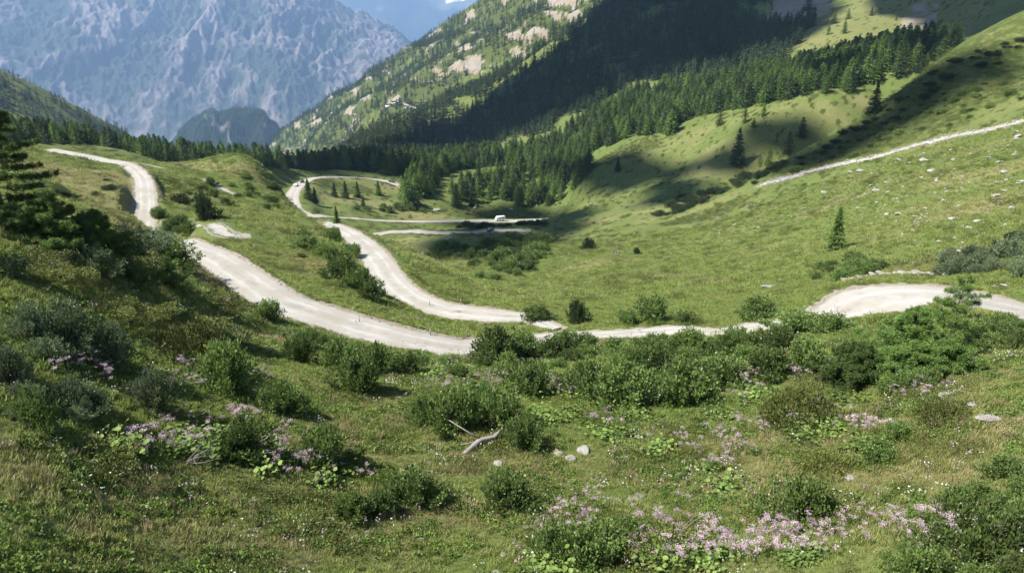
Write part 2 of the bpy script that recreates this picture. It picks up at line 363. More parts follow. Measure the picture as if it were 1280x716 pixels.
# ground
GREEN = (.096, .124, .032); LUSH = (.112, .148, .038); DRY = (.205, .190, .080); HEATH = (.046, .068, .016); HEATH2 = (.072, .078, .022); ROCK = (.40, .37, .33)
def ground_mat():
    m, t, b, o = mat('meadow ground')
    at = N(t, 'ShaderNodeAttribute', attribute_name='mask'); sx = t.nodes.new('ShaderNodeSeparateXYZ'); t.links.new(at.outputs['Vector'], sx.inputs[0])
    dry, hea, roc = sx.outputs
    n1 = noise(t, .9, 6, .7); n2 = noise(t, .12, 5, .65); n3 = noise(t, 5, 4, .7); n4 = noise(t, .02, 6, .65)
    g = mixc(t, mapr(t, n2, .35, .65), GREEN, LUSH)
    d = mth(t, 'ADD', dry, mth(t, 'ADD', mapr(t, n1, .3, .7, -.35, .35), mapr(t, n4, .3, .7, -.25, .25)))
    c = mixc(t, mapr(t, d, .25, 1.05), g, DRY)
    c = mixc(t, mapr(t, n3, .35, .75, 0, .55), c, (.042, .06, .016))
    h = mth(t, 'ADD', hea, mapr(t, noise(t, .35, 6, .75), .3, .7, -.45, .45))
    hc = mixc(t, mapr(t, noise(t, .7, 4, .7), .4, .65), HEATH, HEATH2)
    c = mixc(t, mapr(t, h, .38, .6), c, hc)
    r_ = mth(t, 'ADD', roc, mapr(t, noise(t, .05, 8, .75), .3, .7, -.35, .35))
    rc = mixc(t, mapr(t, noise(t, .6, 8, .8), .35, .7), (.17, .15, .13), (.34, .31, .27))
    rc = mixc(t, mapr(t, noise(t, .03, 5, .6), .4, .6), rc, (.21, .17, .12))
    c = mixc(t, mapr(t, r_, .42, .62), c, rc)
    t.links.new(c, b.inputs['Base Color']); b.inputs['Roughness'].default_value = .95; b.inputs['Specular IOR Level'].default_value = .15
    bp = N(t, 'ShaderNodeBump', i_Strength=.8, i_Distance=.25); hh = mth(t, 'ADD', n1, mth(t, 'MULTIPLY', n3, .35)); t.links.new(hh, bp.inputs['Height'])
    t.links.new(bp.outputs[0], b.inputs['Normal']); return m
MG = ground_mat()
a_, b_ = GZ.shape
idx = np.arange(a_ * b_).reshape(a_, b_)
Fq = np.stack([idx[:-1, :-1], idx[:-1, 1:], idx[1:, 1:], idx[1:, :-1]], -1).reshape(-1, 4)
terr = mk('terrain', np.stack([GX, GY, GZ], -1).reshape(-1, 3), Fq, MG, attrs={'mask': np.stack([M_dry, M_hea, M_roc], -1).reshape(-1, 3)}, smooth=True)
terr.data.flip_normals() if terr.data.polygons[5000].normal.z < 0 else None
tag(terr, kind='structure')

# road surface
def gravel_mat():
    m, t, b, o = mat('pale gravel')
    at = N(t, 'ShaderNodeAttribute', attribute_name='lv').outputs['Fac']
    c = mixc(t, mapr(t, noise(t, .5, 6, .7), .35, .7), (.29, .278, .25), (.385, .37, .34))
    c = mixc(t, mapr(t, noise(t, 9, 4, .8), .45, .75, 0, .5), c, (.19, .178, .152))
    wob = mth(t, 'ADD', at, mapr(t, noise(t, .8, 4, .7), .3, .7, -.1, .1))
    c = mixc(t, mapr(t, wob, .22, .0, 0, .85), c, (.20, .19, .13))
    tr = mth(t, 'ABSOLUTE', mth(t, 'SUBTRACT', wob, .62)); c = mixc(t, mapr(t, tr, .16, .04, 0, .5), c, (.42, .41, .385))
    c = mixc(t, mapr(t, mth(t, 'ADD', wob, mapr(t, noise(t, .4, 5, .7), .3, .7, -.25, .25)), .88, 1.1, 0, .55), c, (.21, .20, .165))
    c = mixc(t, mapr(t, noise(t, .25, 5, .6), .46, .62, 0, .75), c, (.26, .24, .205))
    t.links.new(c, b.inputs['Base Color']); b.inputs['Roughness'].default_value = .95; b.inputs['Specular IOR Level'].default_value = .1
    bp = N(t, 'ShaderNodeBump', i_Strength=.6, i_Distance=.06); t.links.new(noise(t, 6, 5, .8), bp.inputs['Height']); t.links.new(bp.outputs[0], b.inputs['Normal'])
    return m
MR = gravel_mat()
def stony_mat():
    m, t, b, o = mat('stony stream bed')
    at = N(t, 'ShaderNodeAttribute', attribute_name='lv').outputs['Fac']
    c = mixc(t, mapr(t, noise(t, 2.5, 6, .8), .35, .7), (.17, .165, .15), (.44, .42, .385))
    f = mth(t, 'ADD', at, mapr(t, noise(t, .5, 6, .8), .3, .7, -.75, .55)); c = mixc(t, mapr(t, f, .30, .0), c, (.09, .115, .03))
    t.links.new(c, b.inputs['Base Color']); b.inputs['Roughness'].default_value = .95; return m
MSTONY = stony_mat()
for (nm, spec, wd, step), Q in zip(ROADS, RT):
    T = np.gradient(Q[:, :2], axis=0); T /= np.linalg.norm(T, axis=1, keepdims=True); Nn = np.stack([T[:, 1], -T[:, 0]], 1)
    ac = np.linspace(-1, 1, 9); hw = wd / 2 * (1.08 + .06 * pn(np.arange(len(Q)) * .17, np.zeros(len(Q)), 5)) * wmul(nm, Q)
    X = Q[:, None, 0] + Nn[:, None, 0] * ac[None] * hw[:, None]; Y = Q[:, None, 1] + Nn[:, None, 1] * ac[None] * hw[:, None]
    far = np.hypot(X, Y)
    if nm == 'stream_bed' or wd < 2: Z = gz(X, Y) + (.14 if wd > 2 else .05)
    else:
        Z = np.repeat(Q[:, 2:3], 9, 1) + .05 * (1 - ac[None] ** 2) + .012 * pn(X * 1.1, Y * 1.1, 3) * 2
        Z = Z - .02
        Z += np.where(far > 1000, 3.0, np.where(far > 250, .15, 0))
        Z = np.maximum(Z, gz(X, Y) - .12 + (np.where(far > 1000, 1.5, 0))) if far.mean() > 250 else Z
    k = len(Q); ii = np.arange(k * 9).reshape(k, 9)
    fq = np.stack([ii[:-1, :-1], ii[:-1, 1:], ii[1:, 1:], ii[1:, :-1]], -1).reshape(-1, 4)
    lv = np.tile(1 - np.abs(ac), k)
    o = mk(nm, np.stack([X, Y, Z], -1).reshape(-1, 3), fq, MSTONY if nm == 'stream_bed' or wd < 2 else MR, attrs={'lv': lv}, smooth=True)
    if o.data.polygons[0].normal.z < 0: o.data.flip_normals()
    tag(o, kind='structure')

# ------------------------------------------------------------------ plant materials
def leaf_mat(name, c1, c2, trans=.3, rough=.6, posvar=0.):
    m, t, b, o = mat(name)
    lv = N(t, 'ShaderNodeAttribute', attribute_name='lv').outputs['Fac']
    oi = t.nodes.new('ShaderNodeObjectInfo').outputs['Random']
    c = mixc(t, lv, c1, c2)
    hs = t.nodes.new('ShaderNodeHueSaturation'); t.links.new(mapr(t, oi, 0, 1, .62, 1.36), hs.inputs['Value'])
    pz = noise(t, .35, 4, .7); t.links.new(mapr(t, pz, .3, .7, .487, .513), hs.inputs['Hue']); t.links.new(c, hs.inputs['Color'])
    c = hs.outputs[0]
    if posvar:
        dr_ = N(t, 'ShaderNodeAttribute', attribute_name='dry', attribute_type='INSTANCER').outputs['Fac']
        f_ = mth(t, 'ADD', mth(t, 'ADD', dr_, mapr(t, noise(t, .5, 5, .7), .3, .7, -.4, .4)), mapr(t, oi, 0, 1, -.15, .15))
        c = mixc(t, mapr(t, f_, .30, .95, 0, posvar), c, (.33, .29, .13))
    t.links.new(c, b.inputs['Base Color']); b.inputs['Roughness'].default_value = rough; b.inputs['Specular IOR Level'].default_value = .35
    tr = t.nodes.new('ShaderNodeBsdfTranslucent'); t.links.new(c, tr.inputs[0])
    mx = t.nodes.new('ShaderNodeMixShader'); mx.inputs[0].default_value = trans
    t.links.new(b.outputs[0], mx.inputs[1]); t.links.new(tr.outputs[0], mx.inputs[2]); t.links.new(mx.outputs[0], o.inputs[0]); return m
def plain(name, c1, c2=None, sc=3., rough=.85, spec=.2, stretch=None):
    m, t, b, o = mat(name)
    if c2: t.links.new(mixc(t, mapr(t, noise(t, sc, 6, .75, stretch=stretch), .35, .68), c1, c2), b.inputs['Base Color'])
    else: b.inputs['Base Color'].default_value = (*c1, 1)
    b.inputs['Roughness'].default_value = rough; b.inputs['Specular IOR Level'].default_value = spec
    if c2:
        bp = N(t, 'ShaderNodeBump', i_Strength=.5, i_Distance=.05); t.links.new(noise(t, sc * 2.5, 5, .8), bp.inputs['Height']); t.links.new(bp.outputs[0], b.inputs['Normal'])
    return m
M_grass = leaf_mat('grass blades', (.172, .232, .044), (.275, .325, .090), .42, .5, .9)
M_herb = leaf_mat('meadow herb leaves', (.095, .165, .030), (.18, .245, .055), .38)
M_heath = leaf_mat('dwarf heath twigs', (.072, .102, .020), (.14, .15, .036), .25)
M_alder = leaf_mat('green alder leaves', (.088, .148, .032), (.175, .245, .070), .34, .42)
M_willow = leaf_mat('grey green willow leaves', (.100, .145, .060), (.19, .24, .125), .28, .5)
M_dark = leaf_mat('dark juniper needles', (.018, .038, .012), (.045, .075, .022), .12)
M_larch = leaf_mat('larch needles', (.080, .150, .030), (.15, .225, .052), .38)
M_spruce = leaf_mat('dark conifer needles', (.030, .060, .020), (.062, .105, .032), .2)
M_fspruce = leaf_mat('shade darkened pine needles', (.018, .040, .015), (.040, .070, .024), .15)  # needle green darkened so the colour carries the shade over the far wood
M_dleaf = leaf_mat('pale butterbur leaves', (.10, .17, .030), (.19, .26, .065), .3)
M_pink = leaf_mat('dusty pink flower heads', (.42, .28, .36), (.62, .48, .54), .2)
M_white = leaf_mat('small white flowers', (.6, .6, .55), (.75, .74, .68), .1)
M_stem = leaf_mat('withered stems', (.20, .15, .08), (.33, .27, .16), .15)
M_bark = plain('larch bark', (.10, .075, .055), (.20, .165, .135), 4, stretch=(1, 1, .25))
M_dead = plain('bleached dead wood', (.20, .18, .155), (.34, .32, .29), 6, stretch=(1, 1, .3))
M_rock = plain('pale grey gneiss', (.16, .15, .135), (.34, .32, .29), 2.2)
M_rock2 = plain('lichen stained rock', (.14, .125, .10), (.28, .25, .21), 3)

# ------------------------------------------------------------------ instancer for masses nobody could count
HIDDEN = {}
def instancer(name, P, protos, scl, rot=None, tilt=.12):
    n_ = len(P)
    if rot is None: rot = np.stack([rng.normal(0, tilt, n_), rng.normal(0, tilt, n_), rng.random(n_) * 6.283], 1)
    me = bpy.data.meshes.new(name); me.vertices.add(n_); me.vertices.foreach_set('co', np.asarray(P, np.float32).ravel())
    a = me.attributes.new('rot', 'FLOAT_VECTOR', 'POINT'); a.data.foreach_set('vector', rot.astype(np.float32).ravel())
    a = me.attributes.new('scl', 'FLOAT', 'POINT'); a.data.foreach_set('value', np.asarray(scl, np.float32))
    a = me.attributes.new('pick', 'INT', 'POINT'); a.data.foreach_set('value', rng.integers(0, len(protos), n_).astype(np.int32))
    a = me.attributes.new('dry', 'FLOAT', 'POINT'); a.data.foreach_set('value', gz(np.asarray(P)[:, 0], np.asarray(P)[:, 1], M_dry).astype(np.float32))
    o = bpy.data.objects.new(name, me); COL.objects.link(o)
    key = protos[0].name
    if key not in HIDDEN:
        c = bpy.data.collections.new('shapes of ' + key)
        for p in protos: c.objects.link(p)
        HIDDEN[key] = c
    g = bpy.data.node_groups.new('scatter ' + name, 'GeometryNodeTree')
    g.interface.new_socket('Geometry', in_out='INPUT', socket_type='NodeSocketGeometry'); g.interface.new_socket('Geometry', in_out='OUTPUT', socket_type='NodeSocketGeometry')
    gi = g.nodes.new('NodeGroupInput'); go = g.nodes.new('NodeGroupOutput')
    ci = g.nodes.new('GeometryNodeCollectionInfo'); ci.inputs['Collection'].default_value = HIDDEN[key]
    ci.inputs['Separate Children'].default_value = True; ci.inputs['Reset Children'].default_value = True
    ip = g.nodes.new('GeometryNodeInstanceOnPoints'); ip.inputs['Pick Instance'].default_value = True
    def na(nm, ty):
        x = g.nodes.new('GeometryNodeInputNamedAttribute'); x.data_type = ty; x.inputs['Name'].default_value = nm; return x.outputs['Attribute']
    e2r = g.nodes.new('FunctionNodeEulerToRotation'); g.links.new(na('rot', 'FLOAT_VECTOR'), e2r.inputs[0])
    mp = g.nodes.new('GeometryNodeMeshToPoints') if False else None
    g.links.new(gi.outputs[0], ip.inputs['Points']); g.links.new(ci.outputs[0], ip.inputs['Instance'])
    g.links.new(na('pick', 'INT'), ip.inputs['Instance Index']); g.links.new(e2r.outputs[0], ip.inputs['Rotation'])
    cx = g.nodes.new('ShaderNodeCombineXYZ'); sa = na('scl', 'FLOAT')
    for k in range(3): g.links.new(sa, cx.inputs[k])
    g.links.new(cx.outputs[0], ip.inputs['Scale']); g.links.new(ip.outputs[0], go.inputs[0])
    md = o.modifiers.new('scatter', 'NODES'); md.node_group = g
    return tag(o, kind='stuff')

# ------------------------------------------------------------------ plant shapes
def tuft(k, nbl, R0, H, wd, lean=.5):
    b = MB()
    az = rng.random(nbl) * 6.283; r0 = R0 * np.sqrt(rng.random(nbl)) ; base = np.stack([r0 * np.cos(az), r0 * np.sin(az), 0 * az - .02], 1)
    a2 = rng.random(nbl) * 6.283; h = H * rng.uniform(.5, 1.1, nbl); ln = lean * rng.random(nbl)
    tip = base + np.stack([np.cos(a2) * ln * h, np.sin(a2) * ln * h, h], 1)
    sd_ = np.stack([-np.sin(a2), np.cos(a2), 0 * a2], 1) * wd * .5; mid = (base + tip) / 2 + np.array([0, 0, .08 * H])
    P = np.stack([base - sd_, base + sd_, mid + sd_ * .8, tip, mid - sd_ * .8], 1).reshape(-1, 3)
    i = np.arange(nbl)[:, None] * 5
    b.add(P, q=np.concatenate([i, i + 1, i + 2, i + 4], 1), t=np.concatenate([i + 4, i + 2, i + 3], 1), a=np.repeat(rng.random(nbl), 5))
    return b
def dome_leaves(b, n, Rr, H, L, W, shell=.45, up=.5, lumps=5):
    d = rng.normal(size=(n, 3)); d[:, 2] = np.abs(d[:, 2]); d /= np.linalg.norm(d, axis=1, keepdims=True)
    rad = 1 - shell * rng.random(n) ** 1.5
    ph = rng.random(lumps) * 6.283; lum = 1 + .16 * sum(np.sin((k + 2) * np.arctan2(d[:, 1], d[:, 0]) + ph[k] + 3 * d[:, 2]) for k in range(lumps)) / 1.6
    C = d * rad[:, None] * lum[:, None] * np.array([Rr, Rr, H])
    b.leaves(C, d * .6 + rng.normal(size=(n, 3)) * .6 + np.array([0, 0, up]), L * rng.uniform(.7, 1.3, n), W * rng.uniform(.7, 1.3, n))
def shrub(kind, mat_, nshoot=46, nl=60, L=.085, W=.05, Rr=1., H=1.15, link=False, dens=1.):
    f = MB(); s = MB()
    subs = rng.normal(size=(9, 2)) * .38 * Rr
    for i in range(nshoot):
        c = subs[i % 9]; a = rng.random() * 6.283; rr = Rr * .5 * math.sqrt(rng.random())
        tx, ty = c[0] + rr * math.cos(a), c[1] + rr * math.sin(a); q = min(1.15, math.hypot(tx, ty) / Rr)
        th_ = H * (1 - .55 * q * q) * rng.uniform(.6, 1.08)
        base = np.array([tx * .25, ty * .25, -.1]); tip = np.array([tx, ty, max(.15, th_)])
        mid = (base + tip) / 2 + np.array([tx * .15, ty * .15, -.02])
        t = np.linspace(0, 1, 5)[:, None]; P = (1 - t) ** 2 * base + 2 * t * (1 - t) * mid + t * t * tip
        if i % 2 == 0: s.tube(P, [.022, .017, .013, .009, .004], 4)
        m = int(nl * rng.uniform(.6, 1.2)); tt = 1 - .78 * rng.random(m) ** 1.25; tt = tt[:, None]
        C = (1 - tt) ** 2 * base + 2 * tt * (1 - tt) * mid + tt * tt * tip
        sc = .115 * (1.2 - tt * .75); off = rng.normal(size=(m, 3)) * sc; C = C + off
        C[:, 2] = np.maximum(C[:, 2], .02)
        D = off + np.array([0, 0, .08]) + (tip - mid) * .12
        f.leaves(C, D, L * rng.uniform(.7, 1.25, m), W * rng.uniform(.7, 1.2, m))
    return f.build('foliage', mat_, link=link), s.build('stems', M_bark, link=link)
def conifer(nb, ns, leaf, mat_, rad=.2, base=.06, droop=.25, pw=.85, trunkr=.016, spread=.5, k=0, lean=0.):
    f = MB(); s = MB()
    zz = np.linspace(0, 1, 7); s.tube(np.stack([lean * zz ** 2, .4 * lean * zz ** 2, zz * .97 - .02], 1), trunkr * (1 - zz) + .0015, 6)
    hs_ = base + (1 - base) * np.sort(rng.random(nb)) ** 1.08
    az0 = rng.random() * 6
    Cs, Ds, Ls = [], [], []
    for i, h in enumerate(hs_):
        az = az0 + i * 2.399 + rng.normal() * .3
        L = rad * ((1 - h) ** pw * (.25 + .75 * min(1, (h - base) * 9 + .45))) * rng.uniform(.55, 1.15) + .012
        t = (np.arange(ns) + rng.random(ns)) / ns; d = np.array([math.cos(az), math.sin(az), 0])
        pz = h - droop * L * t + .35 * droop * L * t * t
        C = d[None] * (L * t)[:, None]; C[:, 2] = pz; C[:, 0] += lean * h * h; C[:, 1] += .4 * lean * h * h
        side = np.array([-d[1], d[0], 0]); sgn = rng.choice([-1, 1], ns)
        C += side[None] * (sgn * L * .22 * (1.1 - t) * rng.random(ns))[:, None]
        Cs.append(C); Ds.append(d[None] * .8 + side[None] * (sgn * spread)[:, None] + rng.normal(size=(ns, 3)) * .35 + np.array([0, 0, -.15])); Ls.append(leaf * (.7 + .6 * rng.random(ns)) * (1.1 - .5 * h))
        if k and i % 2 == 0: s.tube([(lean * h * h, .4 * lean * h * h, h), (d[0] * L * .9 + lean * h * h, d[1] * L * .9, h - .6 * droop * L)], [trunkr * .28, .001], 3)
    C = np.concatenate(Cs); Ls = np.concatenate(Ls); f.leaves(C, np.concatenate(Ds), Ls, Ls * .42)
    return f.build('crown', mat_, link=False), s.build('trunk', M_bark, link=False)
def joined(name, parts):
    """one mesh of foliage and wood, for the shapes of a far-off mass"""
    V, q, t, a, mi, nv = [], [], [], [], [], 0; mats = []
    fs = []; 
    for k, p in enumerate(parts):
        me = p.data; n_ = len(me.vertices); co_ = np.zeros(n_ * 3, np.float32); me.vertices.foreach_get('co', co_); V.append(co_.reshape(-1, 3))
        lv = np.zeros(n_, np.float32); me.attributes['lv'].data.foreach_get('value', lv); a.append(lv)
        tot = np.zeros(len(me.polygons), np.int32); me.polygons.foreach_get('loop_total', tot)
        vi = np.zeros(len(me.loops), np.int32); me.loops.foreach_get('vertex_index', vi)
        st = np.concatenate([[0], np.cumsum(tot)[:-1]])
        for n3 in (4, 3):
            ss = st[tot == n3]
            if len(ss): fs.append(vi[ss[:, None] + np.arange(n3)] + nv); mi.append(np.full(len(ss), k))
        nv += n_; mats.append(me.materials[0])
    return mk(name, np.concatenate(V), fs, mats, attrs={'lv': np.concatenate(a)}, link=False, mi=np.concatenate(mi))

def copy_thing(kind, parts, loc, rz, sc, label, cat, group, sq=1.):
    r_ = bpy.data.objects.new(kind, None); COL.objects.link(r_); r_.empty_display_size = .2
    r_.location = loc; r_.rotation_euler = (0, 0, rz); r_.scale = (sc, sc, sc * sq)
    for p in parts:
        c = p.copy(); c.name = p.name.split('.')[0]; COL.objects.link(c); c.parent = r_
    return tag(r_, label, cat, group)

HM = np.maximum.accumulate(GZ / GR, axis=1)
def seen(x, y, z, h):
    i, ft, j, fj = gidx(x, y); return (z + h) / np.hypot(x, y) > HM[i, np.maximum(j - 2, 0)]
def inpoly(u, v, poly):
    c = np.zeros(len(u), bool); P = poly
    for i in range(len(P)):
        x1, y1 = P[i]; x2, y2 = P[i - 1]
        k = ((y1 > v) != (y2 > v)) & (u < (x2 - x1) * (v - y1) / (y2 - y1 + 1e-12) + x1); c ^= k
    return c
def scatter(poly, rmin, rmax, spacing, keep=None, h=None, cap=400000):
    P = np.array(poly, float); t0, _ = pdir(P[:, 0].min() - 5, 250); t1, _ = pdir(P[:, 0].max() + 5, 250)
    t0 -= .06; t1 += .06
    A_ = .5 * (rmax ** 2 - rmin ** 2) * (t1 - t0); n_ = min(int(A_ / spacing ** 2), cap * 5)
    t = rng.uniform(t0, t1, n_); r_ = np.sqrt(rng.uniform(rmin ** 2, rmax ** 2, n_)); x, y = r_ * np.sin(t), r_ * np.cos(t); z = gz(x, y)
    u, v = proj(x, y, z); m = inpoly(u, v, poly)
    m &= gz(x, y, ROADDIST) > (.4 if rmax < 200 else 1.5)
    if keep is not None: m &= keep(x, y, z)
    if h is not None: m &= seen(x, y, z, h)
    return np.stack([x, y, z], 1)[m]
ALL = [(-60, -60), (1340, -60), (1340, 760), (-60, 760)]

# ------------------------------------------------------------------ far range, wooded hill, valley floor
def rock_mat(name, rockc, rock2, green, bias, ksnow=0.):
    m, t, b, o = mat(name)
    roc = N(t, 'ShaderNodeAttribute', attribute_name='lv').outputs['Fac']
    f = mth(t, 'ADD', noise(t, .0011, 9, .68), mth(t, 'MULTIPLY', roc, .35))
    c = mixc(t, mapr(t, f, bias, bias + .12), green, mixc(t, mapr(t, noise(t, .006, 8, .75), .35, .7), rockc, rock2))
    c = mixc(t, mapr(t, noise(t, .004, 9, .8), .62, .70, 0, .7), c, (.42, .40, .37))
    if ksnow: c = mixc(t, mapr(t, mth(t, 'ADD', roc, mapr(t, noise(t, .004, 6, .7), .3, .7, -.5, .5)), 1.6, 1.9), c, (.8, .82, .85))
    t.links.new(c, b.inputs['Base Color']); b.inputs['Roughness'].default_value = 1; b.inputs['Specular IOR Level'].default_value = .05
    bp = N(t, 'ShaderNodeBump', i_Strength=.9, i_Distance=28.); t.links.new(noise(t, .008, 9, .75), bp.inputs['Height']); t.links.new(bp.outputs[0], b.inputs['Normal'])
    return m
def sheet(name, u0, u1, nu, r0, r1, nr, zf, m):
    t0, _ = pdir(u0, 60); t1, _ = pdir(u1, 60)
    T_, R_ = np.meshgrid(np.linspace(t0, t1, nu), np.linspace(r0, r1, nr), indexing='ij')
    X, Y = R_ * np.sin(T_), R_ * np.cos(T_); U = 640 + F * np.tan(T_) / 1.0 * (cp + 0 * T_) ** 0 * 1.0
    z, lv = zf(T_, R_, X, Y); ii = np.arange(nu * nr).reshape(nu, nr)
    fq = np.stack([ii[:-1, :-1], ii[:-1, 1:], ii[1:, 1:], ii[1:, :-1]], -1).reshape(-1, 4)
    o = mk(name, np.stack([X, Y, z], -1).reshape(-1, 3), fq, m, attrs={'lv': lv.ravel()}, smooth=True)
    if o.data.polygons[len(fq) // 2].normal.z < 0: o.data.flip_normals()
    return tag(o, kind='structure')
def crest(pts, T_):
    c = sorted([pdir(u, v) for u, v in pts]); return np.interp(T_, [a[0] for a in c], [a[1] for a in c])
def mountainf(T_, R_, X, Y):
    ct = crest([(-200, -100), (60, -110), (200, -70), (330, -60), (400, -14), (424, 4), (440, 12), (452, 14), (470, 26), (492, 34), (506, 45), (540, 75), (600, 130), (700, 200)], T_) * 9800
    s = (R_ - 6600) / (9800 - 6600); base = -1080.
    pr = np.where(s < 1, np.clip(s, 0, 1) ** .92, 1 - (s - 1) * 1.1)
    # big buttresses and gullies running down the face
    w1 = fbm(X / 2600, Y / 2600, 3, 90) * 900
    rb = 1 - np.abs(pn((X + w1) / 1500, Y / 5200, 91)) * 2.2; rb2 = 1 - np.abs(fbm((X + w1 * .6) / 420, Y / 700, 3, 92)) * 1.8
    rb3 = 1 - np.abs(fbm(X / 130, Y / 170, 4, 93)) * 1.8
    env = np.clip(s * 3, 0, 1) * np.clip((1.0 - s) * 4, .12, 1)
    z = base + (ct - base) * pr + env * (150 * (rb - .4) + 55 * (rb2 - .4)) + np.clip(s * 3, 0, 1) * 40 * (rb3 - .4)
    return np.minimum(z, 1230 + 50 * rb2), np.clip(.5 * rb + .4 * rb2, -1, 1.2)
sheet('mountain', -120, 720, 620, 6500, 11500, 330, mountainf, rock_mat('hazy rock face', (.13, .112, .105), (.215, .188, .175), (.04, .052, .036), .60))
def mountain2f(T_, R_, X, Y):
    ct = crest([(250, -140), (420, -50), (560, -30), (640, -40), (900, -90)], T_) * 17500
    s = (R_ - 13500) / 4000.; pr = np.where(s < 1, np.clip(s, 0, 1), 1 - (s - 1) * 1.1)
    rb = 1 - np.abs(fbm(X / 2400, Y / 5000, 4, 95)) * 1.8; c = pdir(572, 3)[0]
    lv = .2 * rb + 2.2 * np.exp(-((T_ - c) / .035) ** 2 - ((R_ - 16700) / 350) ** 2)
    return np.minimum(-1085 + (ct + 1085) * pr + 260 * (rb - .4) * np.clip(s * 2, 0, 1) * np.clip((1 - s) * 4, .1, 1), 1290), lv
sheet('mountain', 250, 900, 260, 13400, 18500, 120, mountain2f, rock_mat('distant wooded range', (.10, .11, .09), (.14, .14, .12), (.03, .045, .03), .66, 1.))
def hillf(T_, R_, X, Y):
    ct = crest([(170, 215), (200, 192), (213, 180), (228, 163), (240, 152), (252, 146), (261, 141), (267, 140), (273, 144), (284, 140), (293, 136), (308, 135), (322, 137), (331, 141), (337, 151), (347, 157), (353, 170), (372, 200)], T_) * 4300
    s = (R_ - 4300) / 620; pr = np.exp(-s * s * 1.6)
    rb = 1 - np.abs(fbm(X / 260, Y / 420, 4, 97)) * 1.8
    return -1060 + (ct + 1060) * pr + 55 * (rb - .4) * np.clip(np.abs(s) * 3, .25, 1), rb
M_woods = rock_mat('wooded hillside', (.20, .19, .16), (.24, .22, .19), (.014, .024, .013), .80)
hillo = sheet('hill', 160, 400, 160, 3300, 5400, 160, hillf, M_woods)
def floorf(T_, R_, X, Y): return -1085 + 0 * X, 0 * X
sheet('valley_floor', -300, 1500, 20, 2500, 20500, 20, floorf, M_woods)

# ------------------------------------------------------------------ clouds above the valley: they throw the shade on the dark wood and valley floor
def cloud(name, poly, rmin, rmax, spacing, rad, label, alt=1480., keep=1.):
    P = scatter(poly, rmin, rmax, spacing); P = P[rng.random(len(P)) < keep]
    b = MB(); ico = bpy.data.meshes.new('i')
    import bmesh
    bm = bmesh.new(); bmesh.ops.create_icosphere(bm, subdivisions=2, radius=1); bm.to_mesh(ico); bm.free()
    V = np.array([v.co[:] for v in ico.vertices]); T = np.array([p.vertices[:] for p in ico.polygons]); bpy.data.meshes.remove(ico)
    for p in P:
        c = p + TOSUN * (alt + rng.uniform(0, rad) - p[2]) / TOSUN[2]
        r_ = rad * rng.uniform(.6, 1.25)
        d = 1 + .35 * pn(V[:, 0] * 1.7 + p[0], V[:, 1] * 1.7 + V[:, 2], 8)
        b.add(V * d[:, None] * r_ * np.array([1, 1, .5]) + c, t=T)
    o = b.build(name, M_cloud, smooth=True)
    return tag(o, kind='stuff')
M_cloud = plain('white cloud', (.8, .8, .8))
DARKW = [(388, 196), (430, 180), (500, 150), (600, 104), (690, 48), (760, -20), (1010, -20), (1020, 30), (985, 70), (900, 98), (850, 100), (790, 102), (735, 142), (680, 168), (560, 192), (520, 212), (470, 222), (400, 215)]
SHADEW = [(500, 190), (560, 165), (600, 130), (665, 85), (720, 55), (770, 0), (800, -40), (1030, -40), (1020, 10), (1000, 45), (960, 70), (900, 82), (840, 88), (785, 92), (735, 126), (680, 155), (600, 178), (540, 195)]
cloud('cloud', SHADEW, 650, 1350, 21, 40, '')
cloud('cloud', [(590, 262), (720, 260), (760, 278), (705, 298), (660, 300), (620, 318), (590, 340), (560, 330), (535, 306), (560, 290), (585, 275)], 110, 470, 15, 15, '', keep=.75)
cloud('cloud', [(700, 212), (760, 200), (830, 205), (860, 232), (835, 250), (740, 255)], 250, 520, 15, 17, '', keep=.95)
cloud('cloud', [(925, 235), (1010, 185), (1090, 135), (1190, 68), (1225, 85), (1130, 158), (1040, 195)], 240, 400, 15, 16, '', keep=.8)
cloud('cloud', [(1120, -30), (1300, -30), (1300, 26), (1195, 60), (1130, 40)], 560, 1150, 30, 42, '')
cloud('cloud', [(1040, 70), (1180, 50), (1190, 70), (1080, 110), (1010, 125)], 430, 640, 20, 20, '', keep=.6)
cloud('cloud', [(375, 190), (520, 196), (520, 224), (420, 219), (375, 217)], 425, 640, 26, 26, '')
cloud('cloud', [(820, 240), (870, 170), (960, 140), (1060, 125), (1030, 175), (940, 225)], 330, 480, 17, 16, '', keep=.42)
cloud('cloud', [(275, 138), (350, 138), (360, 180), (290, 180)], 3600, 4600, 60, 60, '') if False else None

# ------------------------------------------------------------------ far conifer woods
far_protos = []
for i in range(5):
    c, t_ = conifer(46, 3, .13, [M_spruce, M_fspruce][i % 2], rad=.27 + .03 * (i % 3), base=.03, pw=.75, trunkr=.014); far_protos.append(joined('far_conifer', [c, t_]))  # far needles painted darker than their medium green, shade put into the colour
mid_protos = [conifer(150, 10, .078, [M_larch, M_spruce, M_larch][i % 3], rad=.32 + .04 * (i % 3), base=.03, pw=.6, trunkr=.014) for i in range(6)]
mid_j = [joined('conifer_shape', list(p)) for p in mid_protos]
def gapn(x, y, lam, th, s): return fbm(x / lam, y / lam, 3, s) > th
W = []
def roc_at(x, y): return gz(x, y, M_roc)
W.append(scatter(DARKW, 600, 1350, 5.8, lambda x, y, z: (gapn(x, y, 90, -.42, 201)) & (roc_at(x, y) < .5), h=14))
far_slope = [(310, 190), (345, 168), (400, 125), (460, 90), (512, 60), (560, 28), (625, -10), (760, -30), (780, 0), (700, 60), (600, 115), (500, 160), (420, 185), (345, 196)]
